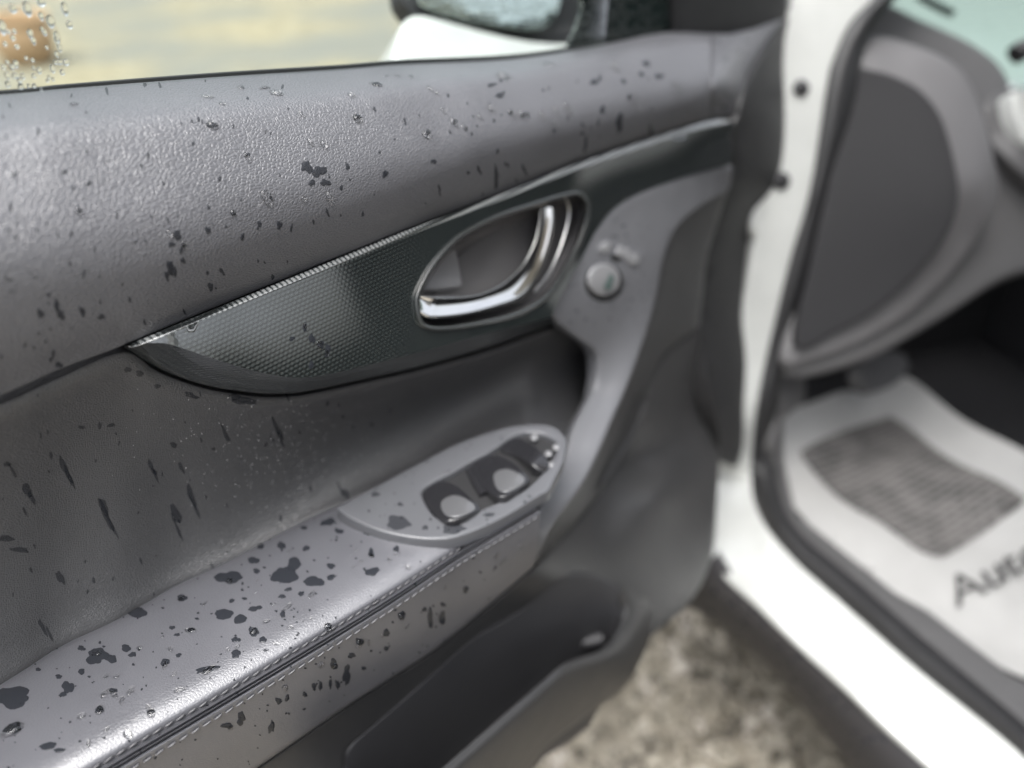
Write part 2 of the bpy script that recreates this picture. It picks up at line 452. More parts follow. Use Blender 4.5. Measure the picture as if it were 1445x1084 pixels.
# pebbles lying on the ground in view under the door
pv, pf = [], []
bmi = bmesh.new(); bmesh.ops.create_icosphere(bmi, subdivisions=1, radius=1.0)
iv = np.array([v.co[:] for v in bmi.verts]); ifc = [[v.index for v in f.verts] for f in bmi.faces]; bmi.free()
for _ in range(9500):
    x, y = random.uniform(-0.1, 1.1), random.uniform(-0.2, 0.95)
    s = random.uniform(0.003, 0.0085) * (1.8 if random.random() < 0.06 else 1)
    q = iv*np.array([s*random.uniform(.8, 1.5), s*random.uniform(.8, 1.3), s*random.uniform(.45, .8)])*np.random.uniform(.82, 1.15, (len(iv), 1))
    a = random.uniform(0, 6.28); ca, sa = math.cos(a), math.sin(a)
    q = np.stack([q[:, 0]*ca-q[:, 1]*sa+x, q[:, 0]*sa+q[:, 1]*ca+y, q[:, 2]+s*0.35], 1)
    o = len(pv); pv += [tuple(v) for v in q]; pf += [tuple(o+i for i in f) for f in ifc]
grv = link('gravel', pv, pf, MAT['stone'], None, True)
tag(grv, 'loose tan gravel lying on the ground below the door', 'gravel', kind='stuff')

# ------------------------------------------------------------------ the door
door = empty('car_door', (0, 0, 0), 'open car door seen from inside, charcoal grained panel wet with rain', 'car door')
SURF = {}                                     # parts that rain lies on

# --- upper pad -------------------------------------------------------------
Bp = D((-260, 152, .395), (0, 137, .400), (97, 128, .400), (300, 112, .402), (482, 100, .405), (565, 93, .407), (695, 87, .410),
       (769, 79, .413), (865, 62, .420), (915, 51, .425), (960, 46, .430), (1010, 48, .436))
Rp = D((-260, 440, .328), (0, 400, .330), (150, 375, .330), (300, 340, .331), (480, 284, .334), (615, 237, .338), (700, 208, .342),
       (815, 178, .349), (964, 140, .358), (1010, 123, .362))
Sp = D((-260, 667, .343), (0, 559, .342), (83, 522, .341), (170, 489, .340), (207, 473, .340), (482, 360, .345), (560, 328, .347),
       (700, 274, .353), (815, 228, .361), (964, 178, .371), (1010, 166, .374))
xs = np.linspace(-260, 1003, 170)
yB, tB = cr1d(xs, Bp); yR, tR = cr1d(xs, Rp); yS, tS = cr1d(xs, Sp)
dB = tB*ray(xs, yB)[:, 1]+.008; dR = tR*ray(xs, yR)[:, 1]; dS = tS*ray(xs, yS)[:, 1]
def col(y, d): return P(xs, y, tD(xs, y, d))
crv = [col(yB, dB)+np.array([0, .004, -.03]), col(yB, dB)+np.array([0, .0035, -.003]), col(yB, dB)]
for f, g in ((.10, .36), (.20, .57), (.36, .71), (.62, .87), (.82, .96)):
    crv.append(col(yB+(yR-yB)*f, dB+(dR-dB)*g))
crv.append(col(yR, dR))
for f, g in ((.3, .02), (.65, .25), (.92, .72)):
    crv.append(col(yR+(yS-yR)*f, dR+(dS-dR)*g))
crv += [col(yS, dS), col(yS, dS)+np.array([0, .012, -.001])]
SURF['pad'] = loft3('upper_pad', rearward(crv), MAT['pad'], door, 4, sharp=70)
ol = smooth([(1006, 48), (1030, 50), (1064, 43), (1104, 30), (1082, 72), (1060, 106), (1048, 133), (1042, 162), (1006, 166), (1006, 110)], 5, True)
SURF['cap'], _ = sheet('corner_cap', [(1006, 48), (1030, 49), (1064, 42), (1106, 28), (1082, 72), (1060, 106), (1048, 133), (1042, 160), (1006, 166)],
    D((1006, 48, .436), (1064, 42, .445), (1106, 28, .455), (1060, 106, .41), (1042, 160, .386), (1006, 124, .363), (1030, 115, .372), (1006, 166, .374), (1040, 80, .405)),
    MAT['pad'], door, 8, .0012, .012)

# --- woven trim ------------------------------------------------------------
top_crease = [(207, 484), (344, 428), (482, 373), (560, 340), (630, 312), (700, 286), (815, 240), (900, 211), (964, 190), (1033, 172)]
trimc = D((190, 486, .344), (207, 484, .3435), (344, 428, .3455), (482, 373, .348), (630, 312, .352), (700, 286, .354), (815, 240, .359), (964, 190, .367), (1033, 172, .372),
          (225, 480, .3428), (297, 505, .3368), (361, 524, .333), (419, 533, .3300), (525, 514, .328), (600, 495, .327), (678, 473, .326), (776, 448, .330),
          (819, 368, .346), (849, 313, .353), (882, 283, .357), (964, 250, .364), (1025, 234, .371))
trimc = [(x, y, float(tD(x, y, t*ray(x, y)[1]-np.interp(x, [190, 230, 776, 860, 1030], [.009, .011, .010, .004, .002])))) for x, y, t in trimc]
trimT = TPS(trimc, 1e-5)
low_crease = smooth([(214, 484), (240, 486), (297, 505), (361, 524), (419, 533), (470, 527), (525, 514), (600, 495), (678, 473), (776, 448)], 5)
rt = smooth([(795, 410), (819, 368), (849, 313), (882, 283), (964, 250), (1025, 234)], 5)
H = smooth([(631, 348), (654, 328), (701, 304), (758, 285), (795, 274), (819, 271), (831, 285), (833, 302), (826, 330), (807, 372), (783, 410),
            (760, 431), (725, 448), (678, 459), (631, 466), (607, 465), (593, 457), (587, 433), (588, 415), (600, 389), (612, 370)], 5, True)
trim_ol = np.vstack([smooth(top_crease, 5), [(1036, 175), (1034, 228)], rt[::-1], [(790, 420), (778, 447)], low_crease[::-1]])
trim, _ = sheet('trim_insert', trim_ol, trimT, MAT['weave'], door, 9, 0, .004, holes=[H])
SURF['trim'] = trim
xs2 = np.linspace(182, 1028, 120)
yc, _t = cr1d(xs2, [(182, 490, .4)]+[(x, y, .4) for x, y in top_crease])
yS2, _t = cr1d(xs2, Sp); yS2 = np.minimum(yS2+2.5, yc-1)
dc = trimT(xs2, yc)*ray(xs2, yc)[:, 1]
c1 = P(xs2, yc, tD(xs2, yc, dc+.0001)); c0 = P(xs2, yS2, tD(xs2, yS2, dc+.0038)); cm = P(xs2, yc*.45+yS2*.55, tD(xs2, yc*.45+yS2*.55, dc+.0012))
def ed(f, dd): q = yS2*(1-f)+yc*f; return P(xs2, q, tD(xs2, q, dc+dd))
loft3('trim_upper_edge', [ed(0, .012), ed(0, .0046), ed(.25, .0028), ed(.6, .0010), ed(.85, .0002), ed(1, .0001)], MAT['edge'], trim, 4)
lo_out = resample(smooth([(172, 491), (221, 520), (282, 542), (343, 553), (388, 556), (434, 552), (525, 533), (600, 516), (700, 486), (782, 456)], 6), 90)
lo_in = resample(np.vstack([[(176, 489), (195, 485)], low_crease]), 90)
di = trimT(lo_in[:, 0], lo_in[:, 1])*ray(lo_in[:, 0], lo_in[:, 1])[:, 1]
a0 = P(lo_in[:, 0], lo_in[:, 1], tD(lo_in[:, 0], lo_in[:, 1], di+.0001))
a1 = P(lo_out[:, 0], lo_out[:, 1], tD(lo_out[:, 0], lo_out[:, 1], di+.017))
am = (a0+a1)/2+np.array([0, -.0006, 0])
loft3('trim_lower_edge', [a0, am, a1, a1+np.array([0, .01, .002])], MAT['weave'], trim, 4)

# --- inner release handle --------------------------------------------------
Hs = spacing(H, 4)
if area(Hs) < 0: Hs = Hs[::-1]
def shrink(poly, k):
    t = np.roll(poly, -2, 0)-np.roll(poly, 2, 0); nrm = np.stack([-t[:, 1], t[:, 0]], 1); nrm /= np.linalg.norm(nrm, axis=1)[:, None]
    return poly+nrm*k                         # + = inward for area>0 in y-down pixels
def ring(k, dd):
    q = shrink(Hs, k); return trimT.p(Hs[:, 0], Hs[:, 1])*0 + P(q[:, 0], q[:, 1], trimT(q[:, 0], q[:, 1])+dd)
bez = loft3('handle_bezel', [ring(-1.5, .004), ring(-1.0, -.0008), ring(1.5, -.0032), ring(5, -.0022), ring(6.5, .003), ring(7, .014)], MAT['rim'], door, 4, True, 60)
cup = loft3('handle_cup', [ring(6, .004), ring(7.5, .018), ring(10, .030), ring(18, .036), ring(30, .037)], MAT['cup'], door, 3, True, 60)
cx_, cy_ = Hs.mean(0)
sheet('cup_floor', shrink(Hs, 22), [(x, y, float(trimT(x, y)[0]+.036)) for x, y in ((600, 440), (760, 300), (700, 420), (680, 330), (800, 330))], MAT['cup'], cup, 14, 0, .001)
tube('cup_rim', P(*(lambda a: (a[:, 0], a[:, 1], trimT(a[:, 0], a[:, 1])+.006))(smooth([(797, 279), (803, 292), (801, 315), (790, 352), (775, 385), (754, 412)], 6))), .0011, MAT['satin'], cup)
lev_in = smooth([(762, 293), (759, 312), (755, 332), (747, 353), (736, 371), (722, 386), (703, 401), (675, 413), (645, 416), (612, 416), (591, 416)], 4)
lev_out = smooth([(588, 428), (590, 440), (598, 449), (614, 452), (654, 447), (701, 435), (736, 423), (760, 393), (776, 350), (783, 316), (782, 295)], 4)
lev_out = smooth([(782, 293), (783, 316), (776, 350), (760, 393), (736, 423), (701, 435), (654, 447), (614, 452), (598, 449), (590, 440), (588, 428)], 4)
li, lo_ = resample(lev_in, 60), resample(lev_out, 60)
ds_ = np.linspace(0, 1, 60); dl = np.interp(ds_, [0, .3, .6, 1], [.357, .349, .341, .337])
swell = np.interp(ds_, [0, .25, .6, .9, 1], [.007, .010, .014, .016, .010])
def lc(f, dd): q = li*(1-f)+lo_*f; return P(q[:, 0], q[:, 1], tD(q[:, 0], q[:, 1], dl+dd))
LP_ = ((.03, .014), (0, .003), (.03, -swell*.35), (.10, -swell*.6), (.2, -swell*.62), (.4, -swell*.66), (.65, -swell*.86), (.86, -swell*1.05), (.96, -swell*.9), (1, -swell*.2), (.98, .014))
lever = loft3('release_lever', [lc(f, d_) for f, d_ in LP_], MAT['chrome'], door, 4, sharp=80)
for e in (0, -1):
    pp = [tuple(lc(f, d_)[e]) for f, d_ in LP_]
    link('lever_end', pp, [tuple(range(len(pp)))], MAT['chrome'], lever, False)
sheet('lock_tab', smooth([(600, 390), (626, 356), (641, 353), (644, 360), (650, 396), (647, 402), (596, 406)], 3, True),
      D((600, 390, .351), (626, 356, .355), (641, 353, .357), (650, 396, .349), (596, 404, .346)), MAT['drain'], cup, 8, .0012, .012)

sheet('panel_carrier', [(-260, 720), (-260, 470), (300, 300), (600, 190), (1000, 120), (1036, 170), (1028, 260), (860, 470), (600, 640), (300, 720)],
      D((-260, 720, .40), (-260, 470, .39), (300, 300, .385), (600, 190, .39), (1000, 120, .415), (1036, 170, .42), (860, 470, .415), (600, 640, .41), (300, 720, .405), (400, 480, .385), (700, 380, .405)), MAT['black'], door, 40, 0, .001)
# --- armrest ---------------------------------------------------------------
def zarm(x): return CAMZ+np.interp(x, [-300, 0, 160, 433, 757, 800], [-.344, -.345, -.347, -.351, -.357, -.357])
crease = smooth([(-260, 1118), (0, 963), (83, 910), (167, 870), (247, 823), (313, 793), (370, 763), (433, 730), (563, 671), (680, 615), (757, 600)], 6)
groove = smooth([(-110, 1250), (30, 1163), (163, 1082), (320, 989), (480, 893), (560, 843), (640, 790), (700, 754), (759, 719)], 6)
N = 160
cr_ = resample(crease, N); gr_ = resample(groove, N)
wd = np.linspace(1.25, .62, N)[:, None]       # perspective width of the stitched band
nb = np.array([-.53, -.85])
zg = zarm(gr_[:, 0])
up_row = gr_+nb*14.5*wd; lo_row = gr_-nb*12.5*wd; gu = gr_+nb*4.0*wd; gl = gr_-nb*3.5*wd
Lc = resample(smooth([(90, 1262), (230, 1170), (362, 1084), (480, 1003), (550, 958), (616, 915), (690, 855), (752, 801)], 6), N)
dg = tZ(gr_[:, 0], gr_[:, 1], zg)*ray(gr_[:, 0], gr_[:, 1])[:, 1]
def cz(q, z): return P(q[:, 0], q[:, 1], tZ(q[:, 0], q[:, 1], z))
def cd(q, d): return P(q[:, 0], q[:, 1], tD(q[:, 0], q[:, 1], d))
c_cr = cz(cr_, zarm(cr_[:, 0])-.004)
arm_curves = [c_cr+np.array([0, .014, -.006]), c_cr+np.array([0, .004, -.003]),
    cz(cr_*.94+gr_*.06, zarm(cr_[:, 0])+.0005), cz(cr_*.66+gr_*.34, zg+.0055), cz(cr_*.30+gr_*.70, zg+.0060), cz(gr_*.12+up_row*.88+nb*12*wd, zg+.0035),
    cz(up_row, zg+.0008), cz((up_row+gu)/2+nb*0, zg-.0014), cd(gr_+nb*5.5*wd, dg-.0012), cd(gr_+nb*2.4*wd, dg+.0001), cd(gr_, dg-.0030), cd(gr_-nb*2.4*wd, dg-.0012), cd(gr_-nb*5.2*wd, dg-.0036), cd(lo_row, dg-.0044),
    cd(lo_row*.6+Lc*.4, dg-.0040), cd(lo_row*.25+Lc*.75, dg-.0015), cd(Lc, dg+.003), cd(Lc, dg+.003)+np.array([0, .012, .001])]
arm_curves = rearward(arm_curves)
arm = loft3('armrest', arm_curves, MAT['arm'], door, 4, sharp=75)
SURF['arm'] = arm
# end caps of the armrest so that it is a closed body
c = np.array(arm_curves)
for e in (0, -1):
    pts = list(c[:, e]); link('armrest_end', pts, [tuple(range(len(pts)))], MAT['arm'], arm, False)
def bvh(o):
    me = o.data; return BVHTree.FromPolygons([v.co[:] for v in me.vertices], [p.vertices[:] for p in me.polygons])
BV = {k: bvh(o) for k, o in SURF.items()}
def hit(k, px, py):
    d = Vector(ray(px, py)); d.normalize()
    loc, nrm, i, dist = BV[k].ray_cast(Vector(CAM), d)
    if loc is None: return None
    if nrm.dot(d) > 0: nrm = -nrm
    return np.array(loc), np.array(nrm)
# stitches: one small mesh shared by all
def capsule(name, L, rad, mat):
    vs_, fs = [], []; seg, n = 6, 7
    for i in range(n):
        u = -1+2*i/(n-1); rr = rad*math.sqrt(max(0.02, 1-abs(u)**3))
        for k in range(seg):
            a = 2*math.pi*k/seg; vs_.append((u*L/2, rr*math.cos(a), rr*math.sin(a)+0.0003*(1-u*u)))
    for i in range(n-1):
        for k in range(seg):
            fs.append((i*seg+k, i*seg+(k+1) % seg, (i+1)*seg+(k+1) % seg, (i+1)*seg+k))
    fs.append(tuple(range(seg))); fs.append(tuple(range((n-1)*seg, n*seg)))
    me = bpy.data.meshes.new(name); me.from_pydata(vs_, [], fs); me.materials.append(mat)
    me.polygons.foreach_set('use_smooth', [True]*len(me.polygons)); return me
st_me = capsule('stitch', .0046, .00062, MAT['thread'])
def place(name, me, loc, ex, nz, parent=None, scale=(1, 1, 1)):
    ex = Vector(ex).normalized(); nz = Vector(nz).normalized(); ey = nz.cross(ex).normalized(); ex = ey.cross(nz).normalized()
    o = bpy.data.objects.new(name, me); COL.objects.link(o)
    m = Matrix((ex, ey, nz)).transposed().to_4x4(); m.translation = Vector(loc)
    o.matrix_world = m @ Matrix.Diagonal((*scale, 1))
    if parent: o.parent = parent
    return o
for q, off in ((up_row, .0006), (lo_row, .0005)):
    h = [(hit('arm', *p)) for p in q]
    pts = np.array([a[0] for a in h if a]); nn = np.array([a[1] for a in h if a])
    l = np.r_[0, np.cumsum(np.linalg.norm(np.diff(pts, axis=0), axis=1))]
    s = 0.003
    while s < l[-1]-.003:
        p = np.array([np.interp(s, l, pts[:, k]) for k in range(3)]); n_ = np.array([np.interp(s, l, nn[:, k]) for k in range(3)])
        p2 = np.array([np.interp(s+.002, l, pts[:, k]) for k in range(3)])
        d_ = p2-p; side = np.cross(n_, d_)
        place('stitch', st_me, p+n_*off, d_+side*random.uniform(.12, .26), n_, arm)
        s += .0056*random.uniform(.97, 1.03)

# --- middle panel ----------------------------------------------------------
NM_ = 150
mt = resample(smooth(D((-260, 673, .348), (0, 566, .3485), (83, 529, .348), (172, 494, .347), (221, 522, .347), (282, 544, .3465), (343, 555, .346), (388, 558, .346), (434, 554, .346), (525, 535, .347), (600, 518, .348), (700, 490, .351), (782, 460, .356), (860, 450, .36)), 6), NM_)
mb_px = resample(smooth([(-260, 1125), (0, 970), (83, 917), (167, 877), (247, 830), (313, 800), (370, 770), (433, 737), (563, 678), (680, 622), (757, 607), (800, 612), (850, 615)], 6), NM_)
# columns: the panel's foot follows the armrest
u_ = np.linspace(0, 1, NM_)
def col_px(f): return mt[:, :2]*(1-f)+mb_px*f
d_top = mt[:, 2]*ray(mt[:, 0], mt[:, 1])[:, 1]
d_bot = tZ(mb_px[:, 0], mb_px[:, 1], zarm(mb_px[:, 0])-.004)*ray(mb_px[:, 0], mb_px[:, 1])[:, 1]
d_bot = d_bot+np.interp(mb_px[:, 0], [740, 800, 850], [0, .03, .05])
hol = np.interp(u_, [0, .5, .8, 1], [.012, .013, .022, .024])
def mc(f, g, lip=0.): q = col_px(f); return P(q[:, 0], q[:, 1], tD(q[:, 0], q[:, 1], d_top+(d_bot-d_top)*g+hol*4*g*(1-g)-lip))
SURF['mid'] = loft3('middle_panel', rearward([mc(0, 0)+np.array([0, .012, .0]), mc(0, 0, -.003), mc(.015, 0, .0), mc(.07, .01, .0012), mc(.16, .10, .0008), mc(.32, .28), mc(.5, .48), mc(.7, .70), mc(.88, .88), mc(1, 1), mc(1, 1)+np.array([0, .004, -.012])]), MAT['mid'], door, 4, sharp=80)

# --- switch plate and switches --------------------------------------------
def zp(pts, dz): return [(x, y, float(tZ(x, y, zarm(x)+dz))) for x, y in pts]
pl_ol = np.vstack([smooth([(479, 716), (563, 671), (641, 630), (680, 615), (718, 604), (757, 600), (783, 605), (797, 620)], 5), [(792, 650)],
                   smooth([(772, 690), (757, 698), (718, 722), (680, 741), (641, 755), (610, 758), (576, 755), (537, 746), (499, 730), (480, 717)], 5)])
well = smooth([(592, 694), (605, 681), (636, 665), (667, 647), (692, 634), (718, 616), (741, 608), (770, 611), (790, 625), (785, 645), (770, 667), (739, 695), (680, 721), (641, 736), (615, 733), (599, 714)], 4, True)
plate, plT = sheet('switch_plate', pl_ol, zp([(479, 716), (563, 671), (680, 615), (757, 600), (797, 620), (772, 690), (718, 722), (641, 755), (537, 746), (600, 700), (700, 650)], .0125), MAT['plate'], door, 7, .0016, .008, holes=[well])
SURF['plate'] = plate
sheet('switch_well', well, zp([(592, 694), (636, 665), (718, 616), (790, 625), (739, 695), (641, 736)], .0078), MAT['black'], plate, 9, 0, .001)
sws = [([(596, 697), (607, 683), (625, 680), (645, 688), (668, 708), (676, 718), (655, 728), (632, 734), (616, 727), (604, 712)], (648, 716)),
       ([(668, 655), (690, 644), (712, 647), (735, 664), (746, 676), (730, 690), (708, 700), (690, 692), (676, 674)], (722, 682)),
       ([(709, 633), (716, 620), (735, 620), (758, 634), (773, 652), (766, 664), (748, 652), (728, 640)], (752, 648))]
for k, (o_, (bx_, by_)) in enumerate(sws):
    o_ = np.array(o_, float); mx_, my_ = o_.mean(0)
    up_ = [(x, y) for x, y in o_]
    ax_ = np.array([bx_-mx_, by_-my_]); ax_ /= np.linalg.norm(ax_)
    def hz(x, y):                             # low at the back, rising to a lip, then turned down at the front
        q = ((x-mx_)*ax_[0]+(y-my_)*ax_[1])/np.abs((o_-(mx_, my_)) @ ax_).max()
        return float(np.interp(q, [-1, -.35, .15, .6, 1], [.0105, .0115, .0165, .0185, .0150]))
    inn_ = [(mx_+(x-mx_)*.5, my_+(y-my_)*.5) for x, y in o_]+[(mx_, my_)]
    sw, swT = sheet('window_switch', smooth(o_, 3, True), [(x, y, float(tZ(x, y, zarm(x)+hz(x, y)))) for x, y in up_+inn_], MAT['switch'], plate, 4, .0010, .010)
    if k < 2:
        fo = np.array([[(624, 707), (641, 699), (660, 706), (670, 717), (655, 725), (637, 728), (626, 721)], [(698, 668), (714, 662), (731, 668), (740, 677), (729, 687), (712, 693), (701, 686)]][k], float)
        sheet('switch_glint_tab_grey', smooth(fo, 3, True), [(x, y, float(swT(x, y)[0]-.0009)) for x, y in list(map(tuple, fo))+[tuple(fo.mean(0))]], MAT['face'], sw, 4, .0008, .002)  # added pale piece: the sky's glint on the switch, put into colour
for x, y in ((754, 617), (785, 631), (774, 640), (778, 656)):
    a = np.linspace(0, 2*math.pi, 12, endpoint=False)
    sheet('button', np.stack([x+5.0*np.cos(a), y+4.4*np.sin(a)], 1), zp([(x-5, y), (x+5, y), (x, y-4), (x, y+4)], .012)+zp([(x, y)], .014), MAT['button'], plate, 3, .0006, .008)
ridge = smooth([(665, 664), (672, 680), (684, 700)], 4)
tube('divider', P(ridge[:, 0], ridge[:, 1], tZ(ridge[:, 0], ridge[:, 1], zarm(675)+.008)), .004, MAT['switch'], plate)

# --- grab handle surround --------------------------------------------------
gl_ = smooth([(1033, 238), (964, 254), (906, 274), (882, 287), (852, 317), (822, 371), (798, 413), (784, 438)], 5)
gr2 = smooth([(752, 796), (782, 735), (815, 685), (842, 632), (865, 578), (889, 525), (912, 463), (926, 412), (936, 361), (955, 318), (990, 288), (1030, 265)], 5)
grip_ol = np.vstack([gl_, [(785, 447), (799, 459)], smooth([(842, 492), (848, 510), (843, 548), (816, 601), (800, 654), (774, 706), (763, 730), (750, 797)], 5), gr2])
SURF['grip'], gT = sheet('grab_surround', grip_ol,
    D((1033, 238, .370), (964, 254, .362), (882, 287, .353), (852, 317, .349), (822, 371, .341), (784, 438, .333), (799, 459, .331), (842, 492, .329), (843, 548, .320),
      (816, 601, .305), (800, 654, .287), (774, 706, .263), (757, 740, .251), (751, 790, .252),
      (752, 796, .252), (782, 735, .253), (815, 685, .266), (842, 632, .283), (865, 578, .299), (889, 525, .312), (912, 463, .324), (926, 412, .333), (936, 361, .341), (955, 318, .351), (990, 288, .362), (1030, 265, .373),
      (870, 400, .334), (900, 330, .345)), MAT['grip'], door, 8, .003, .012)
side_ol = np.vstack([gr2[::-1], [(760, 794)], smooth([(790, 762), (850, 692), (880, 640), (905, 592), (916, 548), (937, 502), (986, 461)], 5), [(998, 361), (1006, 335), (1028, 268)]])
slot = smooth([(903, 548), (913, 556), (908, 588), (886, 630), (862, 668), (846, 690), (841, 682), (853, 650), (873, 608), (889, 566)], 4, True)
sidT = TPS(D((752, 796, .256), (782, 735, .258), (815, 685, .271), (842, 632, .288), (865, 578, .304), (889, 525, .317), (912, 463, .329), (926, 412, .338), (936, 361, .346), (955, 318, .356), (990, 288, .367), (1028, 268, .378),
           (760, 794, .262), (790, 762, .275), (850, 692, .306), (905, 592, .340), (916, 548, .350), (937, 502, .362), (986, 461, .374), (998, 361, .386), (1006, 335, .388), (950, 420, .355)))
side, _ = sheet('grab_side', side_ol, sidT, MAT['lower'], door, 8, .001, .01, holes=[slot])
sl_ = spacing(slot, 4)
if area(sl_) < 0: sl_ = sl_[::-1]
def sring(k, dd):
    q = sl_ if k == 0 else sl_.mean(0)+(sl_-sl_.mean(0))*(1-k); return P(q[:, 0], q[:, 1], sidT(q[:, 0], q[:, 1])+dd)
loft3('finger_recess', [sring(0, -.0005), sring(.05, .006), sring(.2, .02), sring(.6, .024), sring(.97, .025)], MAT['dark'], side, 3, True, 60)
# round lock button with its key mark, and the mirror switch above it
def disc(name, x, y, rx, ry, rot, tz, mat, par, r=.0012, sk=.004, step=5, dome=0.0):
    a = np.linspace(0, 2*math.pi, 28, endpoint=False); u, v = rx*np.cos(a), ry*np.sin(a); c_, s_ = math.cos(rot), math.sin(rot)
    q = np.stack([x+u*c_-v*s_, y+u*s_+v*c_], 1)
    ctl = [(px, py, float(gT(px, py)[0]+tz)) for px, py in q[::4]]+[(x, y, float(gT(x, y)[0]+tz-dome))]
    return sheet(name, q, ctl, mat, par, step, r, sk)[0]
bz = disc('lock_button_ring', 853, 399, 27, 26, 0, -.0006, MAT['black'], SURF['grip'])
bt = disc('lock_button', 854, 395, 20.5, 20, 0, -.0045, MAT['button'], SURF['grip'], .0018, .006, dome=.001)
mk = np.array([(858, 409), (852, 405), (858, 395), (861, 386), (867, 390), (866, 398), (862, 400), (865, 407)], float)
sheet('button_mark', mk, [(x, y, float(gT(x, y)[0]-.0078)) for x, y in mk], M_plain('green_grey_mark', (0.06, 0.085, 0.08), .4), bt, 4, 0, .0004)
ms = np.array([(847, 343), (856, 340), (905, 354), (911, 362), (905, 374), (896, 378), (848, 360), (844, 352)], float)
mp = sheet('mirror_switch', smooth(ms, 3, True), [(x, y, float(gT(x, y)[0]-.0009)) for x, y in ms], MAT['grip'], SURF['grip'], 5, .0008, .003)[0]
for x, y, rx in ((856, 349, 6), (876, 355, 4.5), (885, 359, 4), (895, 366, 8)):
    disc('switch_key', x, y, rx, 7, .3, -.0026, MAT['button'], mp, .001, .003, 4, .0008)
disc('switch_slot', 869, 364, 8, 4, .45, -.0015, MAT['black'], mp, .0003, .001, 4)

# --- lower panel, front edge and bin --------------------------------------
low_ol = np.vstack([smooth([(-420, 1596), (-150, 1424), (95, 1265), (232, 1173), (364, 1087), (482, 1006), (552, 961), (618, 918), (692, 858), (753, 805)], 5), [(765, 793)],
    smooth([(791, 763), (851, 693), (881, 641), (906, 593), (917, 549), (938, 503), (986, 463)], 4), smooth([(990, 500), (996, 530), (1014, 600), (1015, 650), (1011, 720), (1004, 788), (975, 848), (935, 885), (905, 905)], 4),
    smooth([(884, 870), (879, 838), (850, 816), (800, 811), (732, 862), (665, 902), (582, 975), (525, 1024), (490, 1056), (483, 1092), (492, 1135), (530, 1165), (480, 1250), (330, 1500), (-50, 1800), (-420, 1900)], 4)])
SURF['low'], _ = sheet('lower_panel', low_ol,
    D((-420, 1596, .275), (-420, 1900, .275), (-50, 1800, .262), (330, 1500, .250), (95, 1265, .272), (364, 1087, .270), (482, 1006, .268), (618, 918, .265), (753, 805, .262), (765, 793, .265), (791, 763, .277), (851, 693, .308), (906, 593, .342), (917, 549, .352), (938, 503, .363), (986, 463, .374),
      (1014, 600, .345), (1011, 720, .300), (1004, 788, .268), (975, 848, .246), (905, 905, .238), (884, 870, .248), (850, 816, .266), (800, 811, .266), (732, 862, .268), (665, 902, .269), (582, 975, .269), (492, 1055, .268), (483, 1092, .264), (530, 1165, .25), (480, 1250, .25), 
      (960, 560, .364), (960, 610, .354), (900, 650, .338), (960, 650, .330), (930, 700, .290), (880, 760, .276), (960, 720, .292), (840, 740, .290), (900, 810, .262)), MAT['lower'], door, 9, .0004, .012)
EDGE = T((1045, 160, .76), (1060, 108, .78), (1106, 30, .90), (1125, 40, 1.02), (1125, 300, 1.06), (1085, 500, 1.10), (1040, 660, 1.10), (1016, 640, .98), (1014, 605, .94), (996, 530, .90), (988, 465, .885), (1000, 361, .86), (1030, 264, .81), (1037, 180, .76), (1060, 300, .96))
sheet('door_front_edge', [(1044, 163), (1049, 135), (1061, 108), (1084, 72), (1106, 31), (1125, 20), (1125, 300), (1085, 500), (1040, 660), (1017, 650), (1016, 605), (998, 530), (989, 465), (1000, 361), (1007, 338), (1031, 264), (1038, 235), (1038, 175)], EDGE, MAT['black'], door, 12, .001, .02)
O_top = [(486, 1090), (492, 1056), (525, 1024), (582, 975), (665, 902), (732, 862), (780, 820), (812, 808), (849, 815), (876, 834), (883, 860), (872, 890)]
O_lip = [(849, 917), (799, 935), (766, 962), (716, 1005), (660, 1054), (625, 1084), (580, 1124), (530, 1150), (495, 1130)]
O_d = [.266, .268, .269, .269, .269, .268, .267, .266, .264, .256, .248, .240, .230, .224, .220, .214, .210, .207, .206, .212, .24]
O3 = smooth([(x, y, float(tD(x, y, d))) for (x, y), d in zip(O_top+O_lip, O_d)], 6, True)
O3 = resample(np.vstack([O3, O3[:1]]), 150)[:-1]; oc = P(O3[:, 0], O3[:, 1], O3[:, 2]); cc = oc.mean(0)
def oring(k, dz):
    p = cc+(oc-cc)*(1-k); return p+np.array([0, 0, dz])
binl = loft3('bin_liner', [oring(-.03, -.006)+np.array([0, .004, 0]), oring(-.005, -.001), oring(.03, -.008), oring(.06, -.05), oring(.12, -.12), oring(.5, -.125), oring(.97, -.125)], MAT['liner'], door, 3, True, 60)
# bottle moulding at the bin's front end
bt_ = smooth([(800, 925), (792, 912), (800, 902), (826, 906), (850, 900)], 4)
tube('bottle_ring', P(bt_[:, 0], bt_[:, 1], np.full(len(bt_), .72)), .006, MAT['liner'], binl)
LI = D((876, 834, .253), (883, 860, .246), (872, 890, .238), (849, 917, .228), (799, 935, .222), (766, 962, .218), (716, 1005, .212), (625, 1084, .205), (580, 1124, .204), (530, 1150, .208))
LCR = D((894, 836, .250), (901, 862, .242), (889, 899, .233), (859, 930, .223), (806, 949, .217), (776, 973, .213), (729, 1017, .207), (640, 1097, .200), (590, 1142, .199), (535, 1168, .203))
LOU = D((912, 842, .252), (920, 876, .248), (903, 928, .242), (879, 969, .236), (818, 1016, .228), (772, 1050, .222), (738, 1092, .217), (690, 1150, .212), (620, 1215, .209), (540, 1240, .210))
def c3(a, n=110): q = resample(smooth(a, 8), n); return P(q[:, 0], q[:, 1], q[:, 2])
l0, l1, l2 = c3(LI), c3(LCR), c3(LOU)
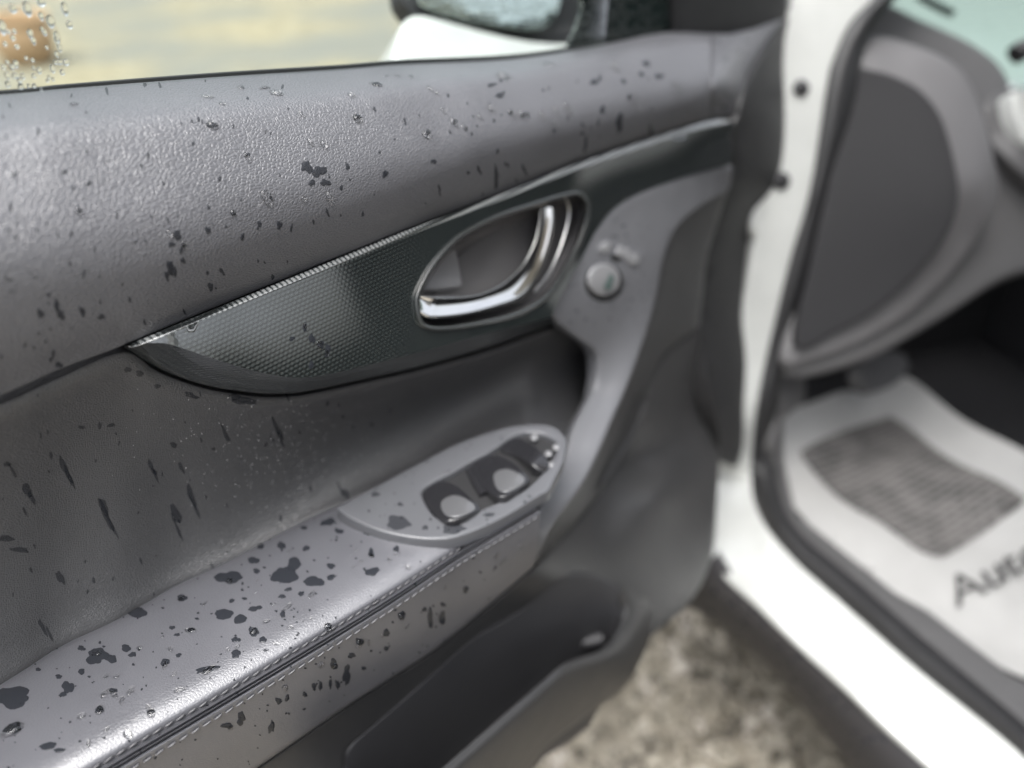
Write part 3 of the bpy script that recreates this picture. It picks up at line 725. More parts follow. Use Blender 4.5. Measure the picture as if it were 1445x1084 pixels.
loft3('bin_wall', [l0+np.array([0, .002, -.04]), l0+np.array([0, .0015, -.004]), l0*.6+l1*.4+np.array([0, 0, .002]), l1+np.array([0, 0, .0006]), l1*.7+l2*.3+np.array([0, -.003, 0]), l1*.3+l2*.7+np.array([0, -.004, 0]), l2, l2+np.array([.0, .03, -.006])], MAT['lower'], door, 5, sharp=80)
# --- shell behind the panels, belt seal, window -----------------------------
box('door_shell', (.13, .487, CAMZ-.47), (.56, 0, -.02), (0, .030, 0), (.0, 0, .28), MAT['white'], door, .012)
xs3 = np.linspace(-260, 850, 90); yb3, _ = cr1d(xs3, Bp); db3 = np.interp(xs3, xs, dB)
s0 = P(xs3, yb3-5.0, tD(xs3, yb3-5.0, db3+.009)); 
loft3('belt_seal', rearward([s0+np.array([0, -.0045, -.02]), s0+np.array([0, -.0045, -.0008]), s0+np.array([0, -.001, .0]), s0+np.array([0, .001, -.02])]), MAT['black'], door, 3)
win, winT = sheet('window_glass', [(-400, 190), (300, 130), (850, 95), (880, -250), (-400, -350)],
    D((-400, 190, .405), (300, 130, .4105), (850, 95, .427), (880, -250, .415), (-400, -350, .385), (200, -300, .395)), MAT['glass'], door, 40, 0, .0)
SURF['win'] = win
sheet('sail_panel', [(828, -160), (822, 20), (806, 60), (806, 90), (960, 70), (1115, 45), (1120, -160)],
    D((828, -160, .44), (806, 60, .437), (960, 60, .447), (1115, 30, .47), (1120, -160, .47)), MAT['wetglass'], door, 16, .0004, .004)
sheet('sail_trim', [(958, -160), (956, 46), (1012, 52), (1064, 45), (1110, 30), (1115, -160)],
    D((958, -160, .436), (956, 46, .438), (1064, 40, .452), (1115, -160, .46), (1110, 30, .462)), MAT['black'], door, 16, .002, .006)
# --- side mirror beyond the glass -------------------------------------------
mf, mfT = sheet('mirror_housing', np.vstack([[(556, -200), (566, -60)], smooth([(572, 0), (590, 20), (643, 34), (706, 51), (768, 62), (812, 62), (850, 40), (872, 0)], 5), [(880, -200)]]),
    D((556, -200, .68), (572, 0, .62), (643, 34, .605), (768, 62, .60), (850, 40, .605), (880, -200, .67), (720, -60, .63)), MAT['dark'], door, 12, .003, .02)
sheet('mirror_glass', np.vstack([[(590, -180)], smooth([(588, -40), (592, 0), (612, 13), (659, 27), (720, 38), (756, 41), (774, 33), (788, 9), (795, -40)], 5), [(795, -180)]]),
    D((590, -180, .668), (592, 0, .612), (659, 27, .600), (756, 41, .594), (795, -40, .620), (795, -180, .66)), MAT['mirror'], mf, 14, .0008, .003)
sheet('mirror_shell', np.vstack([smooth([(563, 95), (569, 60), (579, 34), (590, 27), (606, 28), (675, 46), (749, 62), (818, 66), (880, 60)], 5), [(900, 100), (800, 140), (600, 140)]]),
    D((563, 95, .575), (579, 34, .60), (606, 28, .60), (675, 46, .595), (749, 62, .59), (818, 66, .585), (880, 60, .58), (900, 100, .56), (600, 140, .55), (700, 90, .57)), MAT['white'], mf, 12, .006, .05)

# ------------------------------------------------------------------ the car body
body = empty('car', (0, 0, 0), 'white car body with door opening, sill and dashboard end', 'car')
ZS = CAMZ-.75
lft = smooth([(1118, -160), (1109, 0), (1111, 33), (1104, 67), (1102, 108), (1093, 131), (1087, 158), (1090, 183), (1097, 202), (1092, 240), (1087, 263), (1078, 284), (1067, 303), (1066, 322), (1072, 338), (1066, 366), (1044, 494), (1024, 594), (1012, 661), (1007, 705), (1001, 775), (1010, 796), (1064, 845), (1164, 938), (1297, 1061), (1420, 1170)], 4)
rgt = smooth([(1580, 1200), (1445, 1072), (1397, 1030), (1297, 950), (1197, 862), (1131, 803), (1087, 755), (1064, 715), (1054, 665), (1057, 628), (1074, 528), (1097, 428), (1114, 361), (1141, 267), (1164, 123), (1174, 83), (1197, 33), (1228, 0), (1290, -70), (1380, -160)], 5)
pil_c = T((1118, -160, .93), (1380, -160, 1.0), (1109, 0, .93), (1228, 0, .965), (1174, 83, .955), (1104, 80, .935), (1164, 123, .955), (1090, 170, .945), (1141, 267, .975), (1070, 310, .965), (1114, 361, .99), (1066, 366, .98), (1044, 494, 1.015), (1097, 428, 1.005), (1074, 528, 1.03), (1024, 594, 1.035))+\
    Z((1012, 661, ZS), (1054, 665, ZS+.012), (1001, 775, ZS-.03), (1087, 755, ZS+.004), (1131, 803, ZS), (1064, 845, ZS-.022), (1164, 938, ZS-.022), (1197, 862, ZS), (1297, 950, ZS), (1297, 1061, ZS-.022), (1445, 1072, ZS), (1420, 1170, ZS-.022), (1580, 1200, ZS),
      (1100, 820, ZS), (1230, 940, ZS))
frame, frT = sheet('door_opening_frame', np.vstack([lft, rgt]), pil_c, MAT['white'], body, 9, .006, .03)
for x, y, rr in ((1131, 124, 11), (1103, 255, 12)):
    a = np.linspace(0, 2*math.pi, 20, endpoint=False); q = np.stack([x+rr*np.cos(a), y+rr*np.sin(a)], 1)
    sheet('hinge_bolt', q, [(px, py, float(frT(px, py)[0]-.004)) for px, py in q[::3]]+[(x, y, float(frT(x, y)[0]-.009))], MAT['dark'], frame, 4, .001, .006)
# rocker moulding under the sill
lo = resample(smooth([(1004, 788), (1064, 848), (1164, 941), (1297, 1064), (1420, 1175)], 5), 40)
lo2 = resample(smooth([(950, 850), (997, 872), (1081, 938), (1164, 1038), (1198, 1084), (1290, 1200)], 5), 40)
k0 = cz(lo, np.full(40, ZS-.026)); k1 = cz(lo2, np.full(40, ZS-.15)); km = (k0+k1)/2+np.array([-.018, .008, .02])
SURF['rock'] = loft3('rocker_moulding', [k0+np.array([.02, 0, .0]), k0, km, k1, k1+np.array([.06, -.02, -.01])], MAT['rocker'], body, 4)
# weather strip along the opening
ws = resample(rgt[::-1], 150); wo_ = ws.copy()
inn = resample(smooth([(1440, -160), (1330, -60), (1262, 0), (1232, 40), (1216, 80), (1199, 167), (1166, 283), (1151, 361), (1110, 500), (1100, 560), (1092, 640), (1100, 700), (1128, 752), (1210, 822), (1300, 900), (1420, 1000), (1460, 1035), (1600, 1150)], 6), 150)
tt = frT(ws[:, 0], ws[:, 1])
w0 = P(ws[:, 0], ws[:, 1], tt+.004); w2 = P(inn[:, 0], inn[:, 1], tt+.012); wm = P((ws[:, 0]+inn[:, 0])/2, (ws[:, 1]+inn[:, 1])/2, tt-.008)
loft3('weather_strip', [P(ws[:, 0], ws[:, 1], tt+.02), w0, wm, w2, P(inn[:, 0], inn[:, 1], tt+.03)], MAT['black'], body, 4)
# dark trim inside the opening down to the sill
sheet('sill_trim', np.vstack([[(1112, 500), (1100, 560)], inn[(inn[:, 1] > 600) & (inn[:, 0] < 1500)], [(1560, 1100), (1520, 1000), (1427, 954), (1308, 862), (1264, 838), (1122, 725), (1104, 645), (1106, 590), (1136, 565), (1136, 520)]]),
      Z((1112, 500, ZS+.16), (1100, 640, ZS+.03), (1128, 752, ZS+.003), (1300, 900, ZS), (1600, 1150, ZS), (1104, 645, ZS+.01), (1122, 725, ZS-.008), (1264, 838, ZS-.01), (1427, 954, ZS-.01), (1136, 540, ZS+.10)), MAT['dash'], body, 12, .003, .03)
# dashboard end
ds, _ = sheet('dashboard', np.vstack([smooth([(1180, 60), (1222, 18), (1252, 12), (1297, 33), (1364, 63), (1405, 92), (1420, 117)], 4), smooth([(1432, 170), (1470, 240), (1560, 330), (1500, 360), (1414, 386), (1331, 438), (1231, 494), (1150, 520), (1112, 522)], 4), [(1110, 440), (1150, 250)]]),
    T((1180, 60, 1.02), (1252, 12, 1.05), (1364, 63, 1.08), (1420, 117, 1.09), (1470, 240, 1.10), (1560, 330, 1.12), (1414, 386, 1.07), (1231, 494, 1.04), (1112, 522, 1.04), (1250, 300, 1.03)), MAT['dash'], body, 14, .012, .10)
cov, _ = sheet('end_cover_rim', smooth([(1208, 62), (1236, 56), (1264, 60), (1314, 77), (1353, 101), (1378, 143), (1395, 200), (1407, 262), (1399, 300), (1371, 344), (1331, 392), (1270, 444), (1197, 482), (1135, 502), (1112, 500), (1140, 400), (1185, 200)], 4, True),
    T((1208, 62, .992), (1264, 60, 1.0), (1314, 77, 1.0), (1378, 143, 1.005), (1407, 262, 1.01), (1371, 344, 1.02), (1270, 444, 1.02), (1135, 502, 1.02), (1185, 200, .985), (1140, 400, 1.01), (1280, 260, .975), (1230, 80, .985), (1345, 160, .985), (1375, 260, .985)), MAT['dash_light'], ds, 11, .012, .03)
sheet('end_cover', smooth([(1196, 104), (1232, 102), (1266, 112), (1299, 131), (1327, 169), (1345, 233), (1350, 279), (1334, 330), (1290, 388), (1235, 436), (1185, 464), (1125, 486), (1150, 361), (1185, 200)], 4, True),
    T((1196, 104, .976), (1266, 112, .973), (1327, 169, .966), (1350, 279, .962), (1290, 388, .985), (1185, 464, 1.0), (1125, 486, 1.005), (1150, 361, .99), (1185, 200, .977)), MAT['cover'], cov, 12, .003, .012)
sheet('column_cover', smooth([(1398, 150), (1418, 132), (1450, 130), (1520, 180), (1540, 300), (1470, 260), (1420, 215), (1402, 190)], 4, True), T((1398, 150, 1.06), (1450, 130, 1.08), (1540, 300, 1.09), (1402, 190, 1.06), (1450, 200, 1.05)), MAT['dash'], ds, 10, .006, .04)
sheet('bright_view_patch', smooth([(1434, 140), (1440, 130), (1480, 128), (1500, 190), (1460, 205), (1442, 180)], 4, True), T((1434, 140, 1.04), (1480, 128, 1.06), (1500, 190, 1.06), (1442, 180, 1.04)), MAT['white'], ds, 8, .004, .02)  # added white patch standing in for overbright bonnet and sky beyond
# steering wheel rim just entering the frame
sw_p = smooth([(1432, 78), (1446, 70), (1475, 68), (1520, 90), (1560, 150), (1580, 240)], 6)
tube('steering_wheel', P(sw_p[:, 0], sw_p[:, 1], np.full(len(sw_p), 1.02)), .013, MAT['black'], body)
# bonnet beyond the windscreen, windscreen, footwell, roof and the rest of the side
org = np.array([.82, .36, 0.0]); bk = np.array([-.45, -.893, 0]); ib = np.array([.893, -.45, 0])
def car(b, i, z): return org+bk*b+ib*i+np.array([0, 0, z])
sheet('bonnet', [(1215, 40), (1215, -200), (1800, -200), (1800, 330), (1440, 130)], Z((1215, 40, .86), (1215, -200, .98), (1800, -200, .98), (1800, 330, .86), (1440, 130, .86)), MAT['white'], body, 60, .01, .03)
sheet('windscreen', [(1222, 18), (1300, -200), (1800, -200), (1700, 240), (1420, 117), (1364, 63), (1297, 33), (1252, 12)], T((1222, 18, 1.10), (1300, -200, 1.04), (1800, -200, 1.05), (1700, 240, 1.2), (1420, 117, 1.14)), MAT['shield'], body, 40, 0, .0)
wp = smooth([(1296, -6), (1320, 8), (1345, 20)], 4)
tube('wiper', P(wp[:, 0], wp[:, 1], np.full(len(wp), 1.22)), .006, MAT['dark'], body)
box('firewall', car(-.30, .75, .50), ib*.8, bk*.02, (0, 0, .27), MAT['carpet'], body)
box('cabin_floor', car(.75, .85, .335), ib*.86, bk*1.05, (0, 0, .02), MAT['carpet'], body)
box('roof', car(1.2, .80, 1.74), ib*.74, bk*1.15, (0, 0, .03), MAT['white'], body, .02)
box('roof_lining', car(1.2, .80, 1.695), ib*.72, bk*1.1, (0, 0, .01), MAT['lining'], body)
box('far_door', car(.9, 1.62, .72), ib*.03, bk*1.2, (0, 0, .36), MAT['dark'], body, .02)
box('front_seat', car(.66, .54, .92), ib*.27, bk*.12, (0, 0, .40), MAT['carpet'], body, .06)
box('headrest', car(.70, .52, 1.36), ib*.13, bk*.05, (0, 0, .09), MAT['dark'], body, .04)
box('seat_cushion', car(.80, .62, .50), ib*.24, bk*.22, (0, 0, .09), MAT['dark'], body, .05)
box('centre_console', car(.4, .90, .5), ib*.10, bk*.7, (0, 0, .16), MAT['dark'], body, .03)
box('centre_pillar', car(1.22, .035, 1.0), ib*.03, bk*.09, (0, 0, .62), MAT['white'], body, .015)
box('rear_door', car(1.85, .0, .72), ib*.03, bk*.54, (0, 0, .37), MAT['white'], body, .02)
# pedal glimpsed in the dark footwell
sheet('pedal', smooth([(1215, 520), (1240, 500), (1270, 498), (1282, 515), (1262, 540), (1228, 548)], 4, True), T((1215, 520, 1.24), (1240, 500, 1.28), (1282, 515, 1.3), (1228, 548, 1.24)), MAT['dash'], body, 8, .003, .02)

# ------------------------------------------------------------------ paper floor mat
mat_e = empty('paper_floor_mat', (0, 0, 0), 'crumpled white paper floor mat with grey printed block in footwell', 'floor mat')
ZM = CAMZ-.80
mat_ol = np.vstack([smooth([(1104, 590), (1111, 580), (1150, 566), (1191, 551), (1212, 553), (1240, 542), (1264, 533), (1286, 536), (1331, 574), (1390, 608), (1446, 638), (1560, 690)], 4), [(1640, 800)],
                    smooth([(1560, 930), (1470, 960), (1427, 952), (1395, 930), (1308, 862), (1264, 838), (1122, 722), (1106, 650)], 4)])
def wrinkle(p, q):
    k = np.sin(q[:, 0]*.045+q[:, 1]*.02)*.0025+np.sin(q[:, 0]*.021-q[:, 1]*.05+1.3)*.003
    p = p.copy(); p[:, 2] += k; return p
matT = TPS(Z((1104, 590, ZM+.03), (1191, 551, ZM+.02), (1212, 556, ZM+.008), (1275, 535, ZM+.04), (1331, 574, ZM+.03), (1446, 638, ZM+.03), (1640, 800, ZM+.02), (1470, 960, ZM+.004), (1308, 862, ZM), (1122, 722, ZM+.012), (1106, 650, ZM+.02),
             (1250, 640, ZM), (1330, 740, ZM-.004), (1290, 590, ZM+.012)))
paper, _ = sheet('paper', mat_ol, matT, MAT['paper'], mat_e, 12, 0, .0012, warp=wrinkle)
blk = np.vstack([smooth([(1129, 638), (1190, 611), (1256, 585)], 3), smooth([(1275, 598), (1317, 633), (1380, 668), (1447, 704)], 4), smooth([(1440, 716), (1386, 754), (1328, 791)], 3), smooth([(1300, 780), (1206, 718), (1160, 680), (1132, 648)], 3)])
def lift(p, q):
    p = wrinkle(p, q); p[:, 2] += .0025; return p
sheet('printed_block', blk, matT, MAT['print_'], paper, 10, 0, .0006, warp=lift)
# the word printed below the block
tc = bpy.data.curves.new('printed_word', 'FONT'); tc.body = 'Auto'; tc.size = .1; tc.extrude = .0004
to = bpy.data.objects.new('printed_word', tc); COL.objects.link(to)
bpy.context.view_layer.update()
me = bpy.data.meshes.new_from_object(to.evaluated_get(bpy.context.evaluated_depsgraph_get())); bpy.data.objects.remove(to)
a_, b_, u_ = matT.p(1349, 862)[0], matT.p(1478, 790)[0], matT.p(1327, 826)[0]
ex, ey = b_-a_, u_-a_
vx = np.array([v.co[:] for v in me.vertices]); vx[:, 0] -= vx[:, 0].min(); W_ = vx[:, 0].max(); Hh = vx[:, 1].max()
for v, p in zip(me.vertices, vx):
    q = a_+ex*(p[0]/W_)+ey*(p[1]/Hh)+np.array([0, 0, .006+p[2]]); v.co = q
me.materials.clear(); me.materials.append(MAT['ink'])
to = bpy.data.objects.new('printed_word', me); COL.objects.link(to); to.parent = paper

# ------------------------------------------------------------------ something orange beyond the wet window
pot = empty('orange_pot', (0, 0, 0), 'blurred round orange object on the ground beyond the wet window', 'pot')
pc = P(34, 62, tZ(34, 62, .12))
prof = [(.13, -.12), (.17, -.06), (.19, .02), (.19, .09), (.175, .14), (.195, .145), (.195, .175), (.165, .175), (.15, .05)]
seg = 28; pvv, pff = [], []
for r_, z_ in prof:
    for k in range(seg): pvv.append((pc[0]+r_*math.cos(2*math.pi*k/seg), pc[1]+r_*math.sin(2*math.pi*k/seg), pc[2]+z_))
for i in range(len(prof)-1):
    for k in range(seg): pff.append((i*seg+k, i*seg+(k+1) % seg, (i+1)*seg+(k+1) % seg, (i+1)*seg+k))
pff.append(tuple(range(seg))); pff.append(tuple((len(prof)-1)*seg+k for k in range(seg)))
pb = link('pot_body', pvv, pff, MAT['orange'], pot); fix_normals(pb, 50)

# ------------------------------------------------------------------ rain
BV.update({k: bvh(o) for k, o in SURF.items()})
def wet_outline(x, y, rx, ry, rot, jag, n=30):
    ph = [random.uniform(0, 6.28) for _ in range(5)]; c_, s_ = math.cos(rot), math.sin(rot); out = []
    for k in range(n):
        a = 2*math.pi*k/n
        m = 1+jag*(.45*math.sin(2*a+ph[0])+.35*math.sin(3*a+ph[1])+.28*math.sin(5*a+ph[2])+.16*math.sin(8*a+ph[3])+random.uniform(-.07, .07))
        u, v = rx*m*math.cos(a), ry*m*math.sin(a); out.append((x+u*c_-v*s_, y+u*s_+v*c_))
    return np.array(out)
def wet(k, x, y, rx, ry, rot=0., jag=.35, n=30, h=.00035, store=None):
    ol = wet_outline(x, y, rx, ry, rot, jag, n); verts, faces = [], []
    for f, hh in ((1, .00012), (.85, h*.8), (.45, h)):
        for q in ol:
            r_ = hit(k, x+(q[0]-x)*f, y+(q[1]-y)*f)
            if r_ is None: return None
            verts.append(r_[0]+r_[1]*hh)
    r_ = hit(k, x, y)
    if r_ is None: return None
    verts.append(r_[0]+r_[1]*h); m = n
    for s in range(2):
        for i in range(m): faces.append((s*m+i, s*m+(i+1) % m, (s+1)*m+(i+1) % m, (s+1)*m+i))
    for i in range(m): faces.append((2*m+i, 2*m+(i+1) % m, 3*m))
    if store is not None:
        o = len(store[0]); store[0].extend(verts); store[1].extend([tuple(o+i for i in f) for f in faces]); return True
    return link('wet_spot', verts, faces, MAT[FILM.get(k, 'film')], SURF[k])
FILM = {'pad': 'film_pad', 'cap': 'film_pad', 'mid': 'film_mid', 'grip': 'film_mid', 'plate': 'film_mid'}
# large splashes on the armrest
for a in [(323, 815, 18, 9), (402, 812, 17, 13), (415, 796, 10, 9), (443, 821, 15, 7), (137, 926, 15, 11), (157, 930, 8, 6), (316, 867, 14, 7), (339, 874, 10, 6), (18, 984, 26, 14), (18, 1028, 12, 8),
          (68, 1053, 13, 5), (84, 1059, 9, 3), (193, 864, 14, 8), (96, 970, 8, 9), (89, 980, 5, 4), (292, 945, 15, 5), (178, 915, 7, 5), (257, 844, 7, 5), (358, 791, 8, 5), (362, 806, 5, 3.5), (397, 770, 6, 5), (432, 774, 5, 4),
          (368, 771, 5, 4), (360, 859, 9, 4), (358, 892, 8, 6), (333, 903, 6, 4), (333, 923, 7, 6), (270, 889, 5, 3), (233, 935, 7, 5), (252, 925, 4, 3), (187, 924, 5, 4), (160, 975, 6, 4), (140, 1002, 6, 5), (213, 1005, 6, 3),
          (467, 815, 6, 4), (467, 799, 6, 4), (463, 737, 10, 5), (429, 745, 5, 2.5), (479, 750, 7, 3), (463, 884, 4, 4), (557, 758, 14, 6), (525, 807, 12, 5), (524, 781, 4, 7), (559, 775, 5, 4), (520, 753, 6, 3), (650, 772, 6, 5),
          (115, 948, 5, 4), (83, 955, 5, 3), (54, 945, 4, 2.5), (115, 915, 5, 4), (243, 886, 4, 3), (250, 896, 4, 2.5), (327, 848, 4, 3), (399, 867, 4, 5), (398, 842, 5, 3), (425, 838, 5, 3), (407, 832, 5, 3), (371, 903, 6, 4), (345, 845, 4, 2)]:
    wet('arm', a[0], a[1], a[2], a[3], random.uniform(-.3, .1), random.uniform(.16, .36))
for a in [(489, 952, 5, 15), (607, 872, 4, 14), (624, 872, 4, 11), (545, 893, 5, 5), (567, 868, 5, 6), (657, 832, 4, 5), (507, 905, 5, 5), (340, 1014, 6, 9), (320, 1024, 8, 4), (471, 937, 5, 8), (393, 989, 5, 4), (383, 1026, 4, 9),
          (443, 969, 3, 6), (452, 968, 3, 6), (466, 965, 2.5, 7), (476, 966, 3, 7), (430, 980, 3, 4), (405, 985, 3, 5), (496, 925, 5, 4), (545, 915, 4, 3), (513, 943, 3, 3), (599, 860, 4, 3), (625, 853, 4, 3)]:
    wet('arm', a[0], a[1], a[2], a[3], random.uniform(-.1, .2), random.uniform(.25, .4))
for a in [(562, 738, 18, 9), (640, 747, 17, 6), (530, 698, 7, 3), (565, 712, 4, 3), (600, 745, 5, 3), (690, 727, 8, 3)]: wet('plate', *a, jag=.3)
# marks on the upper pad
for a in [(433, 236, 9, 10), (450, 242, 12, 9), (459, 258, 8, 6), (440, 258, 6, 5), (532, 119, 8, 3), (298, 177, 10, 4), (125, 259, 6, 3), (91, 243, 5, 3), (15, 293, 3, 7), (112, 297, 3, 6), (209, 219, 2.5, 6), (349, 219, 5, 3), (20, 246, 6, 2.5),
          (250, 332, 8, 7), (242, 345, 5, 5), (256, 352, 3, 8), (293, 325, 4, 7), (329, 301, 3, 5), (700, 250, 4, 17), (740, 240, 2, 12), (676, 240, 2.5, 8), (620, 268, 2, 9), (705, 135, 8, 4), (694, 120, 8, 3), (838, 116, 8, 4), (912, 90, 8, 4), (874, 173, 6, 14), (826, 205, 3, 12),
          (918, 185, 4, 8), (850, 155, 5, 6), (880, 115, 4, 4), (905, 105, 5, 4), (930, 108, 7, 5), (888, 137, 4, 5), (504, 166, 6, 4), (604, 187, 5, 4), (642, 172, 4, 4), (612, 228, 5, 4), (544, 245, 4, 6), (490, 235, 3, 7), (720, 160, 4, 3), (738, 163, 4, 3),
          (240, 377, 6, 11), (246, 384, 4, 9), (235, 390, 3, 8), (258, 368, 5, 4), (57, 442, 5, 8), (80, 432, 5, 10), (86, 445, 5, 9), (116, 440, 4, 9), (143, 447, 5, 5), (68, 416, 4, 3), (297, 405, 4, 8), (313, 383, 3, 7), (83, 515, 6, 5), (75, 500, 2, 9), (260, 440, 2, 5), (183, 423, 3, 4),
          (204, 455, 2, 5), (394, 318, 4, 8), (411, 322, 2, 6), (342, 335, 3, 6), (366, 316, 3, 6), (462, 300, 2.5, 6), (14, 395, 4, 2), (100, 330, 3, 4)]:
    a = (a[0], a[1], a[2]*.82, a[3]*.9)
    wet('pad', *a, rot=random.uniform(-.5, .2), jag=random.uniform(.3, .5))
# runs on the middle panel
for a in [(146, 715, 8, 9), (150, 728, 6, 16), (158, 742, 3, 14), (92, 662, 6, 14), (98, 674, 4, 12), (38, 692, 7, 9), (45, 703, 4, 8), (391, 604, 4, 13), (395, 618, 3, 10), (213, 658, 4, 8), (219, 670, 2.5, 10), (256, 660, 3, 8), (270, 700, 5, 14), (275, 715, 3, 13), (248, 725, 7, 12), (250, 745, 3, 14),
          (318, 612, 3, 12), (270, 558, 10, 3.5), (345, 566, 18, 5), (332, 560, 8, 4), (180, 522, 5, 4), (197, 527, 6, 4), (222, 545, 5, 3), (115, 603, 5, 2.5), (157, 600, 5, 3), (245, 628, 5, 4), (10, 655, 6, 3), (18, 665, 3, 8), (8, 760, 10, 5), (28, 776, 12, 4), (85, 815, 6, 8), (60, 885, 4, 9), (70, 895, 3, 8), (488, 697, 5, 7), (480, 690, 3, 8), (300, 800, 3, 5), (405, 560, 2, 6), (35, 722, 2, 6)]:
    a = (a[0], a[1], a[2]*.75, a[3]*1.35) if a[3] > a[2] else a
    wet('mid', *a, rot=-.42 if a[3] > a[2] else random.uniform(-.2, .3), jag=random.uniform(.22, .38))
for a in [(440, 478, 4, 7), (453, 487, 5, 5), (462, 494, 4, 8), (430, 462, 3, 6), (439, 515, 3, 6), (412, 478, 4, 3), (660, 250, 2, 2)]: wet('trim', *a, jag=.4, h=.0002)
# fine speckle: too many and too small to count
for key, n_, box_ in (('pad', 75, (0, 110, 960, 520)), ('arm', 120, (0, 730, 700, 1084)), ('mid', 22, (0, 520, 560, 900)), ('grip', 40, (800, 300, 1000, 460)), ('plate', 30, (500, 610, 770, 750)), ('cap', 14, (1006, 50, 1060, 160)), ('rock', 60, (1000, 800, 1250, 1084))):
    st = ([], [])
    for _ in range(n_*3):
        if n_ <= 0: break
        x, y = random.uniform(box_[0], box_[2]), random.uniform(box_[1], box_[3])
        if key in ('arm',) and hit('mid', x, y) and hit('arm', x, y) and np.linalg.norm(hit('mid', x, y)[0]-CAM) < np.linalg.norm(hit('arm', x, y)[0]-CAM): continue
        if key == 'pad' and y > np.interp(x, xs, yS)-6: continue
        r_ = random.choice([1.0, 1.2, 1.4, 1.7, 2.2])
        if key in ('rock',): r_ *= 2
        asp = random.uniform(1.3, 3) if key in ('pad', 'mid') else random.uniform(.6, 1)
        wet(key, x, y, r_, r_*asp, random.uniform(-.5, .3), .4, 10, .0003, st)
    if st[0]: tag(link('wet_speckle', st[0], st[1], MAT[FILM.get(key, 'film')], SURF[key]), kind='stuff')

# minute beads of spray on the middle panel, sparkle put into their pale colour
st = ([], [])
for _ in range(330):
    x, y = random.gauss(400, 95), random.gauss(630, 50)
    r_ = hit('mid', x, y)
    if r_ is None or y < np.interp(x, mt[:, 0], mt[:, 1])+6: continue
    p, n_ = r_; q = iv*random.uniform(.45, 1.0)*.00032+p+n_*.0001; o = len(st[0]); st[0].extend(q); st[1].extend([tuple(o+i for i in f) for f in ifc])
tag(link('spray_beads', st[0], st[1], MAT['bead'], SURF['mid']), kind='stuff')

# water drops standing proud
def drop_mesh(name, hgt, tail):
    vs_, fs = [], []; seg, rings = 18, 7
    for i in range(rings):
        a = (i/rings)*math.pi/2; rr, zz = math.cos(a), math.sin(a)*hgt
        for k in range(seg):
            t = 2*math.pi*k/seg; m = 1+tail*max(0, math.cos(t))**2; vs_.append((rr*math.cos(t)*m, rr*math.sin(t)*(1-.2*tail), zz))
    vs_.append((0, 0, hgt)); top = len(vs_)-1
    for i in range(rings-1):
        for k in range(seg): fs.append((i*seg+k, i*seg+(k+1) % seg, (i+1)*seg+(k+1) % seg, (i+1)*seg+k))
    for k in range(seg): fs.append(((rings-1)*seg+k, (rings-1)*seg+(k+1) % seg, top))
    vs_ += [(x*.96, y*.96, -.12) for x, y, z in vs_[:seg]]; b0 = top+1
    for k in range(seg): fs.append((k, b0+k, b0+(k+1) % seg, (k+1) % seg))
    fs.append(tuple(b0+seg-1-k for k in range(seg)))
    me = bpy.data.meshes.new(name); me.from_pydata(vs_, [], fs); me.materials.append(MAT['water'])
    me.polygons.foreach_set('use_smooth', [True]*len(me.polygons)); return me
DM = [drop_mesh('water_drop', .55, .0), drop_mesh('water_drop', .42, .5), drop_mesh('water_drop', .62, .25), drop_mesh('water_drop', .35, .9)]
def drop(k, x, y, rpx, label, group, kind=None):
    r_ = hit(k, x, y)
    if r_ is None: return
    p, n_ = r_; s = rpx*(1.25 if k != 'win' else 1.1)*np.linalg.norm(p-CAM)/FPX
    down = np.array([0, 0, -1.0])-n_*(-n_[2])
    if np.linalg.norm(down) < .25: down = np.array([random.uniform(-1, 1), random.uniform(-1, 1), 0])
    o = place('water_drop', random.choice(DM) if kind is None else DM[kind], p, down, n_, None, (s*random.uniform(.85, 1.2), s*random.uniform(.8, 1.05), s))
    tag(o, label, 'water drop', group); return o
LA, GA = 'clear round rain drop standing on the armrest leather', 'rain drops on the armrest'
for x, y, r_ in [(324, 820, 4), (137, 923, 4), (358, 891, 5), (257, 844, 3.5), (18, 1030, 8), (147, 980, 4), (160, 978, 4), (233, 938, 4), (252, 974, 4), (180, 1036, 4.5), (125, 1050, 3), (150, 1030, 3), (115, 1011, 4), (172, 987, 3), (185, 974, 4), (164, 955, 3), (149, 955, 3), (240, 916, 3), (245, 952, 3), (213, 1006, 5), (229, 899, 2.5), (196, 914, 2.5),
                  (141, 1003, 5), (292, 947, 5), (288, 853, 2.5), (270, 890, 4.5), (376, 877, 3), (386, 853, 2.5), (362, 835, 2), (363, 820, 2), (408, 779, 3), (452, 778, 2), (438, 873, 2), (410, 886, 3), (388, 908, 3), (335, 913, 3), (322, 917, 2.5), (441, 837, 4), (407, 855, 4), (463, 885, 5), (524, 785, 4), (545, 760, 3), (503, 775, 2.5), (510, 792, 2.5), (496, 785, 2), (550, 790, 3), (560, 782, 3), (575, 800, 3.5), (650, 774, 5), (530, 850, 5), (500, 800, 2.5)]:
    drop('arm', x, y, r_, LA if r_ < 8 else 'largest rain drop on the armrest, at its lower left end', GA)
LS, GS = 'clear rain drop clinging to the armrest side below the stitching', 'rain drops on the armrest side'
for x, y, r_ in [(453, 938, 5), (471, 939, 4), (402, 970, 4), (325, 1026, 4), (566, 870, 6), (507, 908, 6), (575, 882, 3), (540, 897, 3), (520, 906, 3.5), (700, 783, 5), (712, 788, 4), (706, 794, 4), (735, 770, 5), (628, 828, 3)]: drop('arm', x, y, r_, LS, GS)
LP, GP = 'small clear rain drop beaded on the grained upper door pad', 'rain drops on the upper pad'
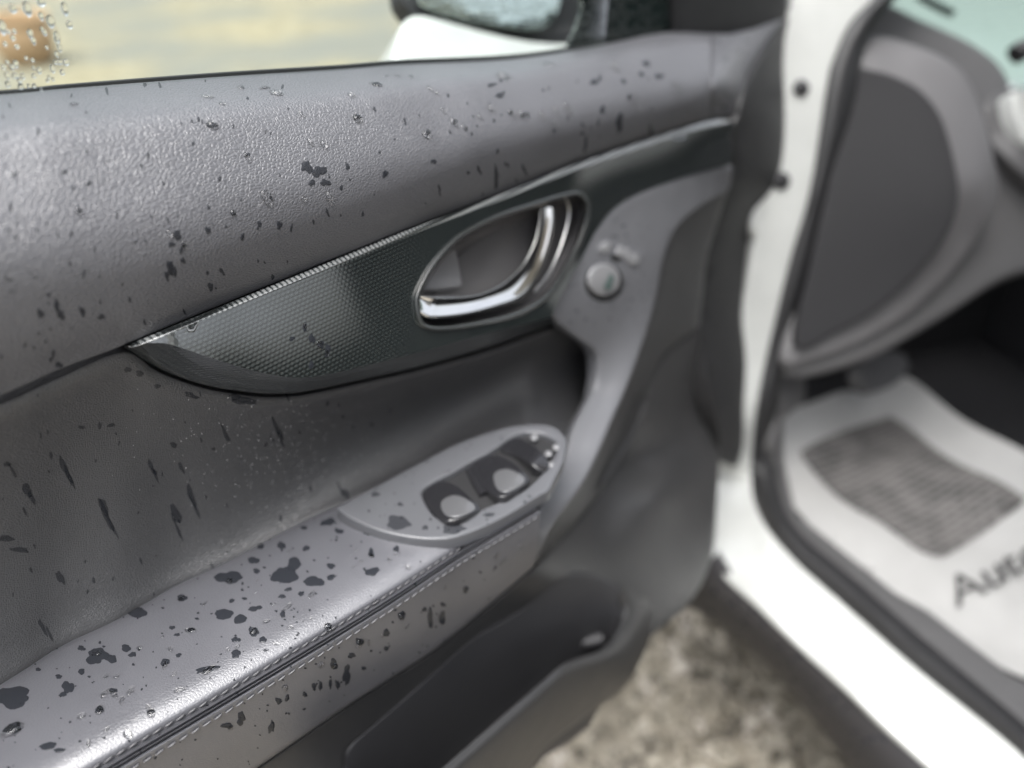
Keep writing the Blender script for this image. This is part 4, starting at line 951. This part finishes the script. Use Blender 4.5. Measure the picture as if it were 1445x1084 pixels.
for x, y, r_ in [(465, 279, 6), (376, 277, 7), (457, 204, 5), (438, 200, 4), (390, 132, 7), (375, 124, 5), (295, 137, 5), (314, 147, 4), (340, 124, 5), (105, 147, 5), (300, 177, 6), (425, 160, 3), (349, 221, 4), (329, 301, 4), (112, 299, 4), (532, 120, 6), (602, 190, 6), (640, 172, 6), (505, 168, 6), (608, 125, 6), (580, 108, 4), (560, 108, 3), (546, 107, 3), (496, 135, 5), (625, 155, 4), (694, 153, 6), (722, 159, 6), (737, 162, 6), (765, 161, 5), (800, 150, 6), (785, 155, 5), (783, 173, 5),
                  (710, 108, 7), (775, 92, 6), (868, 94, 6), (955, 125, 7), (895, 140, 7), (429, 281, 4), (260, 345, 4), (240, 330, 4), (677, 165, 4), (655, 180, 4)]: drop('pad', x, y, r_, LP if (x, y) != (465, 279) else 'rain drop just below the big dark splash on the upper pad', GP)
LT, GT = 'rain drop on the woven door trim below its bright edge', 'rain drops on the woven trim'
for x, y, r_ in [(451, 486, 4), (431, 460, 3), (461, 497, 3)]: drop('trim', x, y, r_, LT, GT)
LW, GW = 'bright rain drop on the window glass at the far left', 'rain drops on the window'
wd_ = [(18, 12, 4, 0), (38, 11, 6, 1), (58, 2, 5, 0), (91, 11, 5, 1), (2, 36, 6, 3), (58, 22, 3.5, 1), (71, 29, 4.5, 1), (42, 46, 4, 3), (80, 50, 4, 3), (80, 57, 3.5, 3), (63, 46, 3, 0), (20, 44, 2.5, 0), (12, 45, 2.5, 0), (18, 53, 3, 1), (7, 62, 2.5, 0), (24, 66, 2.5, 0), (47, 57, 3, 1), (84, 67, 3, 1), (66, 67, 2, 0), (37, 82, 2, 0), (46, 85, 2.2, 0), (78, 88, 2.5, 0), (84, 88, 2.5, 0), (93, 88, 3.5, 0), (22, 89, 3.5, 3), (17, 95, 3, 0), (5, 95, 2.5, 0), (10, 88, 2, 0), (47, 96, 2, 0), (55, 99, 3, 1), (74, 96, 3.5, 1), (88, 102, 3, 0), (21, 107, 3, 0), (32, 107, 3, 1), (48, 107, 2.5, 0), (28, 113, 3, 0), (10, 106, 3, 1), (11, 119, 3, 0), (29, 122, 3, 0), (48, 121, 2.5, 0), (67, 114, 2, 0), (69, 109, 2, 0), (75, 112, 2, 0), (58, 126, 2, 0), (40, 121, 1.8, 0), (80, 76, 2.5, 1), (59, 41, 2.5, 0), (98, 34, 4, 1)]
for x, y, r_, k in wd_: drop('win', x, y, r_, LW, GW, k)
